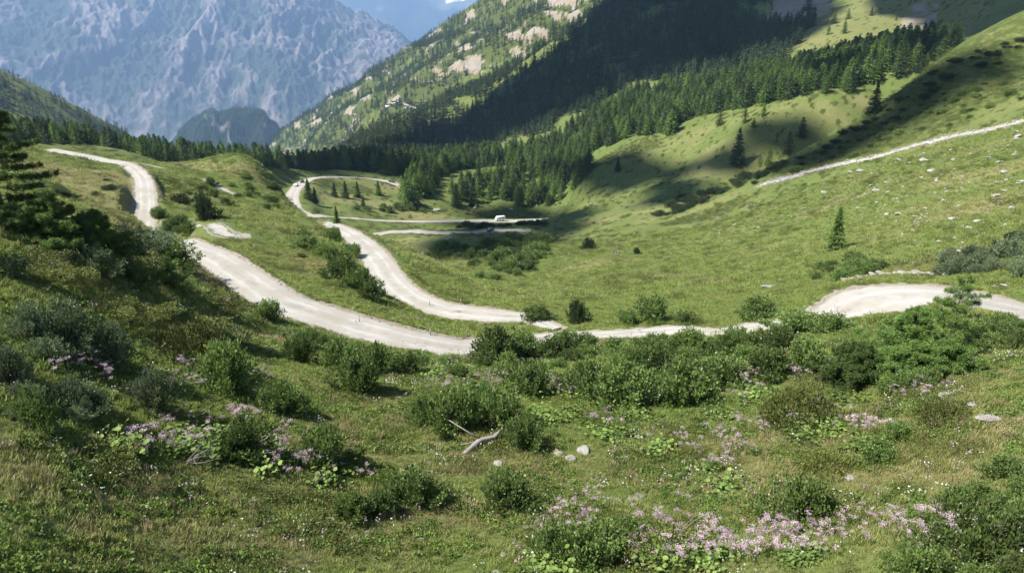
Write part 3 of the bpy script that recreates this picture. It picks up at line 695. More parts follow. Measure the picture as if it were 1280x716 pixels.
def fsk(x, y, z):
    u, v = proj(x, y, z); top = np.interp(u, [340, 400, 460, 512, 560, 625, 700], [168, 125, 90, 60, 28, -5, -50])
    edge = (v - top); dens = np.where(edge < 16 + (u > 560) * 8, .97, .55); dens = np.where(u < 470, np.maximum(dens, .55), dens); dens = np.where((edge > 50) & (u < 560), .75, dens)
    nz = fbm(x / 110, y / 110, 3, 211); return (rng.random(len(x)) < dens + nz * .6) & (roc_at(x, y) < .55)
W.append(scatter(far_slope, 1380, 2900, 9.5, fsk, h=14))
W.append(scatter([(-80, 60), (0, 92), (60, 118), (120, 150), (175, 172), (120, 185), (-80, 185)], 1000, 1750, 9, lambda x, y, z: gapn(x, y, 60, -.25, 221), h=14))
W = np.concatenate(W); print('far trees', len(W))
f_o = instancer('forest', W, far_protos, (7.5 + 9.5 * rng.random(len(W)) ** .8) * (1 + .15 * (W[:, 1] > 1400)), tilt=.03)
th4 = rng.uniform(pdir(205, 60)[0], pdir(365, 60)[0], 9000); r4 = rng.uniform(3550, 4500, 9000); x4, y4 = r4 * np.sin(th4), r4 * np.cos(th4)
z4, _ = hillf(th4, r4, x4, y4); k4 = (fbm(x4 / 120, y4 / 120, 3, 5) > -.35); P4 = np.stack([x4, y4, z4], 1)[k4]
instancer('forest', P4, far_protos, rng.uniform(12, 20, len(P4)), tilt=.03)

# middle-distance larches and pines: the nearest as trees of their own, the rest as wood
LAR = [(505, 262), (502, 240), (520, 212), (560, 196), (620, 196), (680, 186), (730, 158), (765, 128), (800, 112), (850, 108), (900, 106), (960, 92), (1040, 74), (1110, 60), (1200, 52), (1190, 78), (1120, 100), (1060, 116), (1000, 120), (960, 132), (900, 140), (860, 148), (840, 168), (790, 170), (765, 182), (735, 192), (690, 200), (640, 206), (560, 214), (535, 246), (520, 262)]
LAR2 = [(570, 262), (560, 240), (600, 225), (640, 222), (660, 200), (700, 190), (735, 200), (742, 225), (725, 245), (700, 256), (640, 260)]
BAND = [(-60, 160), (20, 172), (60, 176), (110, 184), (170, 194), (240, 202), (300, 206), (350, 205), (380, 214), (430, 217), (505, 222), (520, 232), (510, 190), (440, 186), (380, 190), (200, 170), (60, 150), (-60, 120)]
big = [scatter(LAR, 380, 640, 4.5, lambda x, y, z: gapn(x, y, 40, -.5, 231), h=10), scatter(LAR2, 350, 560, 5.2, lambda x, y, z: gapn(x, y, 24, -.30, 232), h=10)]
def bandk(x, y, z):
    u = 640 + F * (x / y) * (cp + .17 * sp)
    fr = np.interp(u, [0, 60, 120, 180, 240, 300, 380, 430, 520], [265, 290, 320, 335, 360, 390, 470, 480, 495]); r_ = np.hypot(x, y)
    return (r_ > fr) & (r_ < fr + 150)
tb = rng.uniform(pdir(-60, 200)[0], pdir(520, 200)[0], 9000); rb_ = np.sqrt(rng.uniform(255 ** 2, 650 ** 2, 9000)); xb, yb = rb_ * np.sin(tb), rb_ * np.cos(tb); zb = gz(xb, yb)
kb = bandk(xb, yb, zb) & seen(xb, yb, zb, 9) & (gz(xb, yb, ROADDIST) > 3); bnd = np.stack([xb, yb, zb], 1)[kb][:1500]
mid = np.concatenate(big); print('mid trees', len(mid), len(bnd))
def split_trees(P, n_):
    o = np.argsort(np.hypot(P[:, 0], P[:, 1])); return P[o[:n_]], P[o[n_:]]
def hfac(P):
    P = np.atleast_2d(P); return np.interp(np.arctan2(P[:, 0], P[:, 1]), [pdir(60, 200)[0], pdir(260, 200)[0], pdir(420, 200)[0]], [.52, .62, 1.])
m1, mrest = split_trees(mid, 170); b1, brest = split_trees(bnd, 90)
rest = np.concatenate([mrest, brest])
instancer('forest', rest, mid_j, (6.5 + 10 * rng.random(len(rest)) ** .8) * hfac(rest), tilt=.03)
for P, lab, grp in ((m1, 'bright green larch in the sunlit stand on the valley side', 'larches of the sunlit valley stand'), (b1, 'dark conifer in the belt of trees beyond the left meadow', 'conifers of the belt beyond the left meadow')):
    for p in P:
        copy_thing('conifer_tree', mid_protos[rng.integers(6)], p - [0, 0, .2], rng.random() * 6, (7 + 9.5 * rng.random() ** .8) * hfac(p)[0], lab, 'tree', grp)

# ------------------------------------------------------------------ haze
hb = MB(); hb.box(-21000, 21000, -2000, 21500, -1090, 1385); hz = hb.build('haze', None)
hm = bpy.data.materials.new('valley haze'); hm.use_nodes = True; ht = hm.node_tree; ht.nodes.clear()
pv = ht.nodes.new('ShaderNodeVolumePrincipled'); pv.inputs['Color'].default_value = (.40, .62, 1, 1); pv.inputs['Density'].default_value = 0.62e-4; pv.inputs['Anisotropy'].default_value = .2
ho = ht.nodes.new('ShaderNodeOutputMaterial'); ht.links.new(pv.outputs[0], ho.inputs['Volume']); hz.data.materials.append(hm); tag(hz, kind='stuff')

# ------------------------------------------------------------------ shrubs
def depth(p): return p[1] * cp - p[2] * sp
SH = {'alder': [shrub('alder', M_alder, 84, 62, .095, .062) for _ in range(5)],
      'willow': [shrub('willow', M_willow, 84, 62, .085, .05) for _ in range(4)],
      'juniper': [shrub('juniper', M_dark, 70, 85, .095, .032, H=.75) for _ in range(3)]}
def mound(m_, H=.42, n_=3200):
    f = MB(); dome_leaves(f, n_, 1, H, .075, .035, shelf if False else .30, .4); return f
HP = []
for i in range(3):
    f = MB(); dome_leaves(f, 3000, 1, .45, .07, .035, .3, .4); HP.append((f.build('foliage', M_heath, link=False),))
SH['heath'] = HP
DESC = {'alder': ('leafy green alder shrub', 'shrub', 'alder_shrub'), 'willow': ('grey-green willow shrub', 'shrub', 'willow_shrub'), 'juniper': ('dark low conifer shrub', 'shrub', 'juniper_shrub'), 'heath': ('low olive mound of dwarf heath', 'heath mound', 'heath_mound')}
def place(kind, u, v, wpx, label=None, group=None, asp=1.0, hpx=None):
    p = ray(u, v); r0 = math.hypot(p[0], p[1]); Rr = wpx * depth(p) / F / 2 * 1.08
    k = 1 + .55 * Rr / r0; x, y = p[0] * k, p[1] * k; z = float(gz(x, y))
    H0 = {'alder': 1.15, 'willow': 1.15, 'juniper': .75, 'heath': .45}[kind]
    sq = asp if hpx is None else (hpx * depth(p) / F / (Rr / .92)) / H0
    d, cat, nm = DESC[kind]; v_ = SH[kind]
    return copy_thing(nm, v_[rng.integers(len(v_))], (x, y, z - .06), rng.random() * 6.28, Rr / .92, label or d, cat, group, sq)
BIG = [
 ('alder', 285, 494, 78, 66, 'round leafy shrub above the butterbur patch on the left slope'),
 ('willow', 193, 516, 66, 52, 'grey-green round shrub standing alone mid-way down the left slope'),
 ('heath', 235, 452, 84, 40, 'olive heath mound right of the grey-green shrubs on the left slope'),
 ('willow', 138, 466, 64, 62, 'grey-green shrub just left of the big olive heath mound'),
 ('willow', 84, 446, 74, 66, 'tall pale willow shrub in the middle of the left slope thicket'),
 ('willow', 38, 430, 56, 50, 'grey-green shrub in the upper row of the left slope thicket'),
 ('willow', 14, 486, 60, 60, 'grey-green shrub cut by the left edge of the picture'),
 ('alder', 48, 540, 56, 56, 'grey-green shrub lowest in the thicket at the left edge'),
 ('willow', 96, 520, 56, 48, 'small willow shrub lowest in the middle of the left thicket'),
 ('willow', 118, 347, 58, 38, 'pale willow shrub below the dark spreading juniper'),
 ('willow', 162, 330, 66, 48, 'pale leafy willow shrub touching the right end of the dark juniper'),
 ('alder', 172, 360, 52, 36, 'green shrub under the pale willow right of the dark juniper'),
 ('alder', 226, 336, 64, 34, 'dark shrub on the crest of the left slope where the road reappears'),
 ('alder', 200, 352, 50, 30, 'shrub on the left slope just below the crest shrubs'),
 ('juniper', 12, 348, 50, 30, 'dark rounded bush at the left edge below the larch'),
 ('alder', 350, 520, 64, 46, 'twiggy shrub left of the grassy hollow below the road'),
 ('alder', 402, 590, 74, 56, 'dark green shrub throwing a long shadow onto the grass'),
 ('alder', 310, 580, 84, 56, 'broad green shrub behind the butterbur leaves on the left'),
 ('alder', 512, 640, 88, 48, 'wide dark shrub in the lower middle meadow beside a white stone'),
 ('alder', 438, 654, 60, 36, 'low shrub next to the wide dark one in the lower meadow'),
 ('alder', 474, 648, 50, 34, 'small shrub filling the gap between two meadow shrubs'),
 ('alder', 636, 640, 76, 46, 'round dark shrub alone in the middle of the meadow'),
 ('alder', 652, 566, 58, 44, 'leafy shrub right of the fallen dead branch'),
 ('alder', 566, 545, 74, 58, 'large shrub behind the fallen dead branch'),
 ('alder', 622, 538, 74, 50, 'large shrub just behind and right of the fallen log'),
 ('alder', 530, 534, 44, 40, 'shrub at the left end of the thicket behind the fallen log'),
 ('alder', 596, 522, 66, 44, 'shrub at the back of the thicket behind the fallen log'),
 ('alder', 450, 496, 72, 58, 'leafy shrub below the bend of the main gravel road'),
 ('alder', 420, 462, 54, 40, 'shrub at the road edge above the grassy hollow'),
 ('alder', 376, 456, 52, 38, 'shrub at the lower road edge nearest the dry bank'),
 ('alder', 470, 470, 56, 40, 'shrub between the gravel road and the flowering patch'),
 ('alder', 338, 404, 40, 30, 'small shrub overhanging the lower side of the main road'),
 ('alder', 620, 458, 76, 50, 'big shrub standing where the gravel road disappears'),
 ('alder', 664, 498, 66, 46, 'shrub just in front of the gap in the road'),
 ('alder', 704, 450, 56, 32, 'shrub in front of the thin middle stretch of road'),
 ('alder', 782, 512, 96, 56, 'largest shrub of the long thicket in the middle of the slope'),
 ('alder', 842, 512, 84, 60, 'tall shrub at the right end of the long middle thicket'),
 ('alder', 732, 500, 74, 48, 'shrub at the left end of the long middle thicket'),
 ('alder', 818, 476, 74, 40, 'shrub at the back of the long middle thicket'),
 ('alder', 896, 484, 76, 42, 'shrub behind the pink flowers right of the long thicket'),
 ('alder', 958, 478, 70, 42, 'shrub between the long thicket and the sprawling larch'),
 ('alder', 1002, 468, 64, 44, 'shrub on the left flank of the sprawling larch'),
 ('alder', 1000, 418, 66, 28, 'shrub hiding the left end of the right road bend'),
 ('alder', 946, 402, 56, 34, 'leafy shrub above the road left of the right bend'),
 ('alder', 1038, 418, 52, 26, 'low shrub in front of the tip of the right road bend'),
 ('alder', 738, 716, 96, 60, 'twiggy shrub with pink flowers at the bottom of the picture'),
 ('alder', 694, 706, 66, 56, 'leafy shrub left of the twiggy one at the bottom'),
 ('alder', 786, 690, 60, 44, 'shrub right of the twiggy one at the bottom'),
 ('alder', 1000, 660, 80, 64, 'compact round dark shrub alone on the lower right meadow'),
 ('alder', 1258, 600, 52, 30, 'dark shrub at the right edge above the big corner thicket'),
 ('alder', 1222, 712, 100, 84, 'tallest shrub of the corner thicket at the lower right'),
 ('alder', 1270, 690, 76, 76, 'shrub cut by the lower right edge of the picture'),
 ('alder', 1160, 734, 80, 50, 'shrub at the left foot of the corner thicket'),
 ('alder', 1092, 582, 56, 34, 'dark shrub right of the pale butterbur patch'),
 ('alder', 1120, 556, 46, 28, 'small shrub above the bare patch on the right meadow'),
 ('juniper', 720, 404, 28, 32, 'small dark upright bush beside the road on the green slope'),
 ('alder', 816, 404, 54, 36, 'round bright green bush at the foot of the smooth green slope'),
 ('alder', 785, 406, 34, 20, 'low bush just left of the round bright green bush'),
 ('alder', 668, 404, 40, 20, 'low bush at the right end of the second road'),
 ('alder', 855, 406, 36, 18, 'low bush just right of the round bright green bush'),
 ('alder', 428, 352, 46, 30, 'upper shrub of the row above the second road'),
 ('alder', 446, 364, 46, 30, 'middle shrub of the row above the second road'),
 ('alder', 466, 376, 40, 26, 'lowest shrub of the row above the second road'),
 ('alder', 408, 324, 40, 22, 'dark shrub on the knoll between the two roads'),
 ('alder', 380, 312, 34, 16, 'small shrub high on the knoll between the two roads'),
 ('juniper', 254, 277, 30, 36, 'dark upright bush on the far meadow behind the left slope'),
 ('juniper', 226, 256, 26, 14, 'low dark bush right of the upper road curve'),
 ('juniper', 735, 312, 18, 16, 'small round dark bush left of the bleached dead tree'),
 ('juniper', 796, 318, 10, 8, 'tiny dark bush right of the bleached dead tree'),
 ('heath', 1000, 536, 90, 40, 'reddish olive heath mound among the pink flowers'),
 ('heath', 1035, 600, 70, 26, 'low heath mound above the compact round shrub'),
 ('heath', 120, 600, 90, 26, 'dark heath mound right of the grey scree spot at lower left'),
 ('heath', 830, 716, 120, 30, 'heath mound at the bottom centre edge of the picture'),
 ('heath', 1180, 532, 60, 26, 'heath mound beside the bare rock on the right')]
for k, u, v, w_, h_, lab in BIG: place(k, u, v, w_, lab, hpx=h_)
ORD = 'first second third fourth fifth sixth seventh eighth ninth tenth eleventh twelfth'.split()
def fill(kind, poly, n_, w0, w1, label, group, dmin=0., asp=(.7, 1.05), rmax=400):
    P = []; OB = []; t = 0; poly = [tuple(map(float, q)) for q in poly]; xs = [q[0] for q in poly]; ys = [q[1] for q in poly]
    while len(P) < n_ and t < n_ * 30:
        t += 1; u, v = rng.uniform(min(xs), max(xs)), rng.uniform(min(ys), max(ys))
        if not inpoly(np.array([u]), np.array([v]), poly)[0]: continue
        if any(abs(u - a) < dmin and abs(v - b) < dmin * .5 for a, b in P): continue
        p = ray(u, v)
        if gz(p[0], p[1], ROADDIST) < .6 or math.hypot(p[0], p[1]) > rmax: continue
        P.append((u, v)); OB.append((u, place(kind, u, v, rng.uniform(w0, w1), label, group, asp=rng.uniform(*asp))))
    if len(OB) <= 22:
        OB.sort(key=lambda a: a[0]); k = len(OB)
        for i, (_, o) in enumerate(OB):
            w_ = ('leftmost' if i == 0 else 'rightmost' if i == k - 1 else ORD[i] + ' from the left' if i < (k + 1) // 2 else ORD[k - 1 - i] + ' from the right')
            o['label'] = w_ + ' of the ' + group
fill('alder', [(380, 432), (470, 452), (600, 458), (720, 448), (860, 448), (960, 440), (960, 456), (800, 470), (600, 478), (400, 462)], 22, 28, 46, 'low green shrub in the hedge-like row below the gravel road', 'low shrubs below the gravel road', 18)
fill('alder', [(600, 440), (1000, 426), (1000, 442), (600, 452)], 17, 30, 52, 'green shrub standing against the pale road in the middle', 'shrubs against the middle of the road', 16)
fill('willow', [(150, 306), (215, 308), (225, 318), (150, 322)], 6, 34, 50, 'pale shrub on the crest where the left slope hides the road', 'shrubs on the crest hiding the road', 10)
fill('alder', [(690, 470), (880, 462), (880, 500), (700, 505)], 7, 40, 60, 'leafy shrub packed into the long thicket in the middle of the slope', 'shrubs of the long middle thicket', 18)
fill('alder', [(1150, 690), (1200, 640), (1240, 600), (1290, 600), (1290, 740), (1120, 740)], 9, 46, 70, 'dark leafy shrub in the corner thicket at the lower right', 'shrubs of the lower right thicket', 22)
fill('alder', [(580, 316), (640, 300), (690, 300), (670, 330), (650, 350), (600, 352)], 44, 14, 28, 'dark shrub in the dense scrub below the valley road', 'scrub below the valley road', 7)
fill('alder', [(520, 305), (600, 300), (600, 330), (560, 330)], 9, 12, 22, 'small shrub on the shaded slope right of the second road', 'small shrubs on the shaded slope', 7)
fill('juniper', [(685, 283), (590, 287), (560, 284), (640, 281), (700, 281)], 12, 12, 20, 'dark bush between the two valley roads', 'bushes between the two valley roads', 6, asp=(.6, .9))
fill('juniper', [(818, 272), (850, 250), (900, 238), (955, 214), (990, 206), (960, 226), (900, 246), (850, 268)], 30, 12, 22, 'dark low bush along the foot of the right-hand spur', 'dark bushes along the foot of the spur', 6, asp=(.7, 1.1))
fill('juniper', [(960, 215), (1020, 180), (1090, 150), (1150, 100), (1200, 80), (1180, 120), (1090, 170), (1000, 215)], 34, 8, 18, 'dark dwarf bush on the shaded spur', 'dwarf bushes on the shaded spur', 5, asp=(.5, .9))
fill('alder', [(980, 218), (1060, 185), (1180, 125), (1280, 85), (1290, 130), (1200, 155), (1100, 185), (1000, 225)], 40, 8, 20, 'low green bush on the open flank of the spur above the stream bed', 'low bushes on the flank of the spur', 5, asp=(.4, .8))
fill('juniper', [(1140, 108), (1200, 74), (1286, 40), (1286, 70), (1200, 100)], 16, 8, 18, 'dark bush near the crest of the spur', 'bushes near the crest of the spur', 6, asp=(.5, 1.1))
fill('alder', [(1005, 345), (1040, 330), (1100, 330), (1110, 345), (1060, 352), (1020, 356)], 12, 16, 30, 'green shrub around the foot of the lone spruce', 'shrubs round the lone spruce', 9)
fill('willow', [(1165, 345), (1200, 325), (1250, 310), (1290, 306), (1290, 352), (1230, 350)], 14, 24, 44, 'grey-green shrub on the bank above the right road bend', 'grey shrubs above the right bend', 12)
fill('juniper', [(1185, 330), (1250, 298), (1290, 290), (1290, 304), (1220, 328)], 8, 20, 32, 'dark shrub crowning the bank above the right road bend', 'dark shrubs on the bank crest', 9)
fill('alder', [(1190, 420), (1290, 410), (1290, 440), (1210, 450)], 9, 30, 48, 'low green shrub along the lower edge of the right road', 'shrubs under the right road', 14)
fill('alder', [(1040, 470), (1200, 480), (1180, 500), (1060, 495)], 7, 28, 44, 'small shrub at the foot of the sprawling larch', 'shrubs at the foot of the larch', 14)
fill('alder', [(225, 230), (320, 222), (350, 245), (355, 262), (300, 262), (240, 262)], 20, 8, 18, 'small green bush on the knoll left of the far road', 'bushes on the far left knoll', 6)
fill('alder', [(355, 292), (420, 292), (450, 320), (440, 345), (380, 330)], 10, 14, 28, 'shrub on the knoll between the two roads', 'shrubs on the knoll between roads', 9)
fill('alder', [(430, 262), (540, 255), (560, 264), (500, 268), (430, 264)], 8, 8, 14, 'small bush in the pasture above the valley road', 'bushes in the valley pasture', 6)
fill('alder', [(520, 250), (640, 240), (700, 258), (600, 264), (530, 262)], 20, 10, 20, 'bright green bush under the valley larches', 'bushes under the valley larches', 6)
fill('alder', [(180, 268), (225, 280), (240, 296), (200, 290)], 7, 16, 28, 'shrub beside the short branch track on the left', 'shrubs beside the branch track', 8)
fill('willow', [(0, 470), (60, 440), (160, 470), (150, 530), (20, 550)], 9, 34, 52, 'grey-green shrub packed into the thicket on the left slope', 'shrubs of the left slope thicket', 20)
fill('heath', [(20, 300), (130, 310), (300, 400), (240, 420), (60, 400), (0, 350)], 14, 40, 76, 'olive heath cushion on the left slope', 'heath cushions on the left slope', 24)
fill('juniper', [(60, 230), (160, 215), (160, 250), (60, 262)], 8, 10, 22, 'small dark heath bush on the dry upper left meadow', 'bushes on the upper left meadow', 8, asp=(.4, .7))

# ------------------------------------------------------------------ larches and spruces seen singly
near_spruce = conifer(300, 26, .05, M_larch, rad=.27, base=.02, droop=.3, trunkr=.014, k=1)
near_spruce2 = conifer(280, 24, .052, M_spruce, rad=.27, base=.02, droop=.2, trunkr=.016, k=1)
def tree(protos, u, v, hpx, label, d=None, sc=1., cat='tree', name='larch_tree', group=None, tilt=None):
    p = ray(u, v)
    if d: th, _ = pdir(u, v); p = np.array([d * math.sin(th), d * math.cos(th), 0]); p[2] = gz(p[0], p[1])
    H = hpx * depth(p) / F / .96
    o = copy_thing(name, protos, p - [0, 0, .15], rng.random() * 6, H, label, cat, group, 1 / 1.)
    o.scale = (H * sc, H * sc, H)
    if tilt: o.rotation_euler = (tilt[0], tilt[1], 0)
    return o
tree(near_spruce, 1043, 313, 54, 'lone pointed spruce standing on the bright green right-hand slope', name='spruce_tree')
tree(near_spruce2, 1092, 143, 36, 'broad dark pine on the crest of the spur at the right', name='pine_tree', sc=1.25)
tree(near_spruce2, 921, 206, 44, 'dark conifer at the foot of the spur, taller of the pair beside the hollow', name='conifer_tree')
tree(near_spruce2, 993, 186, 34, 'dark conifer behind the spur, right of the taller hollow tree', d=380, name='conifer_tree')
tree(near_spruce2, 772, 214, 18, 'small lone conifer on the sunlit shelf above the hollow', name='conifer_tree')
tree(near_spruce2, 1197, 62, 34, 'dark conifer behind the top of the spur at upper right', d=420, name='conifer_tree')
tree(near_spruce2, 1188, 60, 26, 'shorter dark conifer beside the one behind the spur top', d=425, name='conifer_tree')
tree(near_spruce, 421, 279, 22, 'small lone spruce at the end of the valley road', name='spruce_tree')
for u, v, h, l in ((447, 247, 20, 'leftmost of the young larches in the small pasture'), (432, 248, 22, 'second young larch of the row in the small pasture'), (418, 246, 18, 'short young larch by the road in the small pasture'), (386, 250, 26, 'bushy larch next to the vertical stretch of the far road'), (394, 254, 20, 'lower bushy larch beside the far road'), (473, 244, 18, 'young larch alone right of the pasture row'), (454, 258, 14, 'small larch in front of the pasture row'), (505, 250, 22, 'bright young larch at the edge of the valley stand')):
    tree(near_spruce, u, v, h, l, sc=1.15)
for u, v, h, d in ((985, 190, 26, 400), (1000, 186, 24, 410), (962, 196, 22, 390), (940, 176, 12, 420), (930, 160, 18, 430), (953, 158, 16, 430), (900, 150, 18, 450), (1060, 24, 12, None), (1055, 42, 16, None), (1042, 30, 14, None), (1089, 20, 10, None), (1120, 26, 6, None), (1010, 12, 22, 1000), (1035, 44, 12, None)):
    tree(mid_protos[rng.integers(6)], u, v, h, 'small dark conifer scattered on the open slope behind the spur', d=d, name='conifer_tree', group='scattered conifers behind the spur')
def big_larch(name, H, rad, seed, nb, leaf, label, u, v, lean, d=None, deadn=0, sq=1., low=.02, ns=46):
    global rng
    f = MB(); s = MB(); dd = MB(); zz = np.linspace(0, 1, 9)
    tr = np.stack([lean[0] * zz ** 1.5 * H, lean[1] * zz ** 1.5 * H, zz * H - .1], 1); s.tube(tr, .017 * H * (1 - zz) ** .8 + .01, 8)
    for i in range(nb):
        h = low + (1 - low) * (i + rng.random()) / nb; az = i * 2.4 + rng.normal() * .4; L = rad * (1.02 - h) ** .7 * rng.uniform(.5, 1.15)
        b0 = np.array([np.interp(h, zz, tr[:, k]) for k in range(3)]); dv = np.array([math.cos(az), math.sin(az), 0]); t = np.linspace(0, 1, 6)
        P = b0 + dv * L * t[:, None]; P[:, 2] += -.16 * L * t + .22 * L * t ** 2 * rng.uniform(.2, 1.3); P[:, :2] += rng.normal(size=2) * .06 * L * t[:, None]
        s.tube(P, .012 * H * .35 * (1 - t * .85) + .002, 4)
        dead = rng.random() < deadn
        if dead: dd.tube(P + [0, 0, .01], .016 * (1 - t * .85) + .002, 4)
        nt_ = int(10 * L) + 4
        for j in range(nt_):
            q = rng.uniform(.12, 1); c = np.array([np.interp(q, t, P[:, k]) for k in range(3)]); sg = rng.choice([-1, 1]); sdv = np.array([-dv[1], dv[0], 0]) * sg
            l2 = L * .34 * (1.1 - q) * rng.uniform(.5, 1.2) + .1; e = c + (dv * .6 + sdv * .8) * l2 + np.array([0, 0, rng.uniform(-.35, .25) * l2])
            s.tube([c, e], [.005, .001], 3)
            if dead and rng.random() < .75: continue
            m = int(ns * 1.35); w = rng.random(m)[:, None]; C = c * (1 - w) + e * w + rng.normal(size=(m, 3)) * [.05, .05, .075]
            f.leaves(C, (e - c)[None] * .6 / (l2 + .01) + rng.normal(size=(m, 3)) * .55, leaf * rng.uniform(.9, 1.8, m), leaf * .26)
    p = ray(u, v)
    if d: th, _ = pdir(u, v); p = np.array([d * math.sin(th), d * math.cos(th), 0]); p[2] = gz(p[0], p[1])
    r_ = empty(name, p.tolist()); tag(r_, label, 'tree'); r_.scale = (1, 1, sq)
    s.build('trunk', M_bark, r_); f.build('crown', M_larch, r_)
    if dd.V: tag(dd.build('dead_branches', M_dead, r_), 'bleached bare branches')
    return r_
M_larchd = leaf_mat('shaded larch needles', (.060, .105, .022), (.12, .18, .042), .35)
big_larch('larch_tree', 7.6, 3.9, 1, 58, .12, 'tall dark larch with a pale trunk at the left edge', 6, 276, (.02, -.03), d=46)
big_larch('larch_tree', 2.9, 3.6, 2, 46, .12, 'dark spreading larch sprawling right of the tall one at the left edge', 52, 288, (.25, 0), d=44)
big_larch('larch_tree', 3.0, 3.0, 3, 44, .12, 'low dark spreading larch ending the left-hand group above the pale willows', 108, 294, (.3, -.1), d=45)
big_larch('larch_tree', 3.6, 3.6, 4, 80, .12, 'sprawling bright green larch with bleached bare stems below the right road bend', 1130, 470, (.1, .1), d=41, deadn=.12)
big_larch('larch_tree', 2.3, 3.2, 5, 50, .12, 'low larch boughs spreading left of the sprawling larch', 1082, 474, (-.2, .1), d=39.5)
big_larch('larch_tree', 4.6, 3.0, 6, 46, .10, 'thin see-through larch leaning in front of the right road bend', 1180, 440, (.16, .1), d=45, deadn=.3, low=.12, ns=30)
big_larch('larch_tree', 2.0, 3.0, 7, 44, .12, 'low larch boughs at the right foot of the sprawling larch', 1172, 482, (.15, 0), d=39.5)
# bleached dead tree on the knoll
p = ray(768, 321); H = 21 * depth(p) / F; r_ = empty('dead_tree', p.tolist()); tag(r_, 'small bleached dead tree with two bare stems on the grassy knoll', 'dead tree')
for x0, lx, hh in ((-.9, .5, .55), (.3, .25, 1.0), (.8, -.25, .62)):
    s_ = MB(); zz = np.linspace(0, 1, 6); s_.tube(np.stack([x0 + lx * zz * 1.2, .1 * zz, zz * H * hh - .1], 1), .16 * (1 - zz * .85), 6)
    for k in range(9):
        q = rng.uniform(.3, .95); a = rng.random() * 6.28; L = rng.uniform(.5, 1.3) * (1.2 - q)
        c = np.array([x0 + lx * q * 1.2, .1 * q, q * H * hh]); s_.tube([c, c + [math.cos(a) * L, math.sin(a) * L, -.2 * L]], [.05, .012], 4)
    s_.build('stem', M_dead, r_)

# fallen branch and log
p = ray(604, 551); s_ = MB(); D_ = depth(p) / F
def off(du, dv): q = ray(604 + du, 551 + dv); return q - p
r_ = empty('fallen_log', p.tolist()); tag(r_, 'weathered fallen log with one long bare branch lying in the meadow', 'log')
a0 = off(-24, 18) + [0, 0, .1]; a1 = off(-4, 4) + [0, 0, .18]; a2 = off(14, 0) + [0, 0, .2]; a3 = off(22, -4) + [0, 0, .45]
s_.tube([a0, (a0 + a1) / 2, a1, a2, a3], [.08, .13, .16, .13, .05], 8); s_.build('log', M_dead, r_)
s_ = MB(); e0 = a1 + [.1, 0, .05]; e1 = off(-42, 0) + [0, 0, 1.15]
s_.tube([e0, (e0 * .6 + e1 * .4) + [0, 0, -.02], e1], [.05, .04, .02], 6); s_.tube([a1, off(-28, 8) + [0, 0, .15]], [.04, .02], 6); s_.build('branch', M_dead, r_)
# bare twigs
for u, v, l in ((845, 668, 'dry forked twig sticking up right of the bottom shrubs'), (230, 578, 'dry grey stick lying among the butterbur leaves at left')):
    p = ray(u, v); s_ = MB()
    for k in range(9):
        a = rng.normal() * .5 + .6; L = rng.uniform(.5, 1.5); e = np.array([math.cos(a) * L, math.sin(a) * L * .4, rng.uniform(.1, .8) * L]); m_ = e * .5 + rng.normal(size=3) * .06
        s_.tube([(0, 0, -.05), m_, e], [.014, .01, .004], 4); s_.tube([m_, m_ + rng.normal(size=3) * .25], [.007, .002], 3)
    o = s_.build('dry_twig', M_dead); o.location = p; tag(o, l, 'twig')

# ------------------------------------------------------------------ rocks
def rock(seed, sub=3, flat=.6):
    import bmesh
    bm = bmesh.new(); bmesh.ops.create_icosphere(bm, subdivisions=sub, radius=1); me = bpy.data.meshes.new('rock')
    r2 = np.random.default_rng(seed); pl = r2.normal(size=(11, 3)); pl /= np.linalg.norm(pl, axis=1, keepdims=True); dd = r2.uniform(.55, .9, 11)
    for v in bm.verts:
        c = np.array(v.co[:])
        for n_, d_ in zip(pl, dd):
            q = c @ n_
            if q > d_: c = c - n_ * (q - d_)
        c = c * (1 + .06 * pn(np.array([c[0] * 4]), np.array([c[1] * 4 + c[2] * 3]), seed)[0]); v.co = (c[0], c[1] * .85, c[2] * flat)
    bm.to_mesh(me); bm.free(); me.materials.append(M_rock if seed % 3 else M_rock2)
    a = me.attributes.new('lv', 'FLOAT', 'POINT'); return me
M_pale = plain('sun bleached boulder', (.19, .18, .16), (.36, .34, .31), 1.5)
RK = [rock(i) for i in range(6)]
RKP = [m_.copy() for m_ in RK]
for m_ in RKP: m_.materials.clear(); m_.materials.append(M_pale)
def put_rock(u, v, wpx, label, group=None, flat=1., p=None, cat='rock', elong=1.):
    if p is None: p = ray(u, v)
    Rr = wpx * depth(p) / F / 2 / .8; o = bpy.data.objects.new('rock', (RKP if group and 'slope' in group else RK)[rng.integers(6)]); COL.objects.link(o)
    o.location = p + np.array([0, 0, Rr * (.1 if not group else .3)]); o.rotation_euler = (rng.normal() * .15, rng.normal() * .15, rng.random() * 6.28 if elong == 1 else rng.normal() * .15); o.scale = (Rr * elong, Rr, Rr * flat)
    return tag(o, label, cat, group)
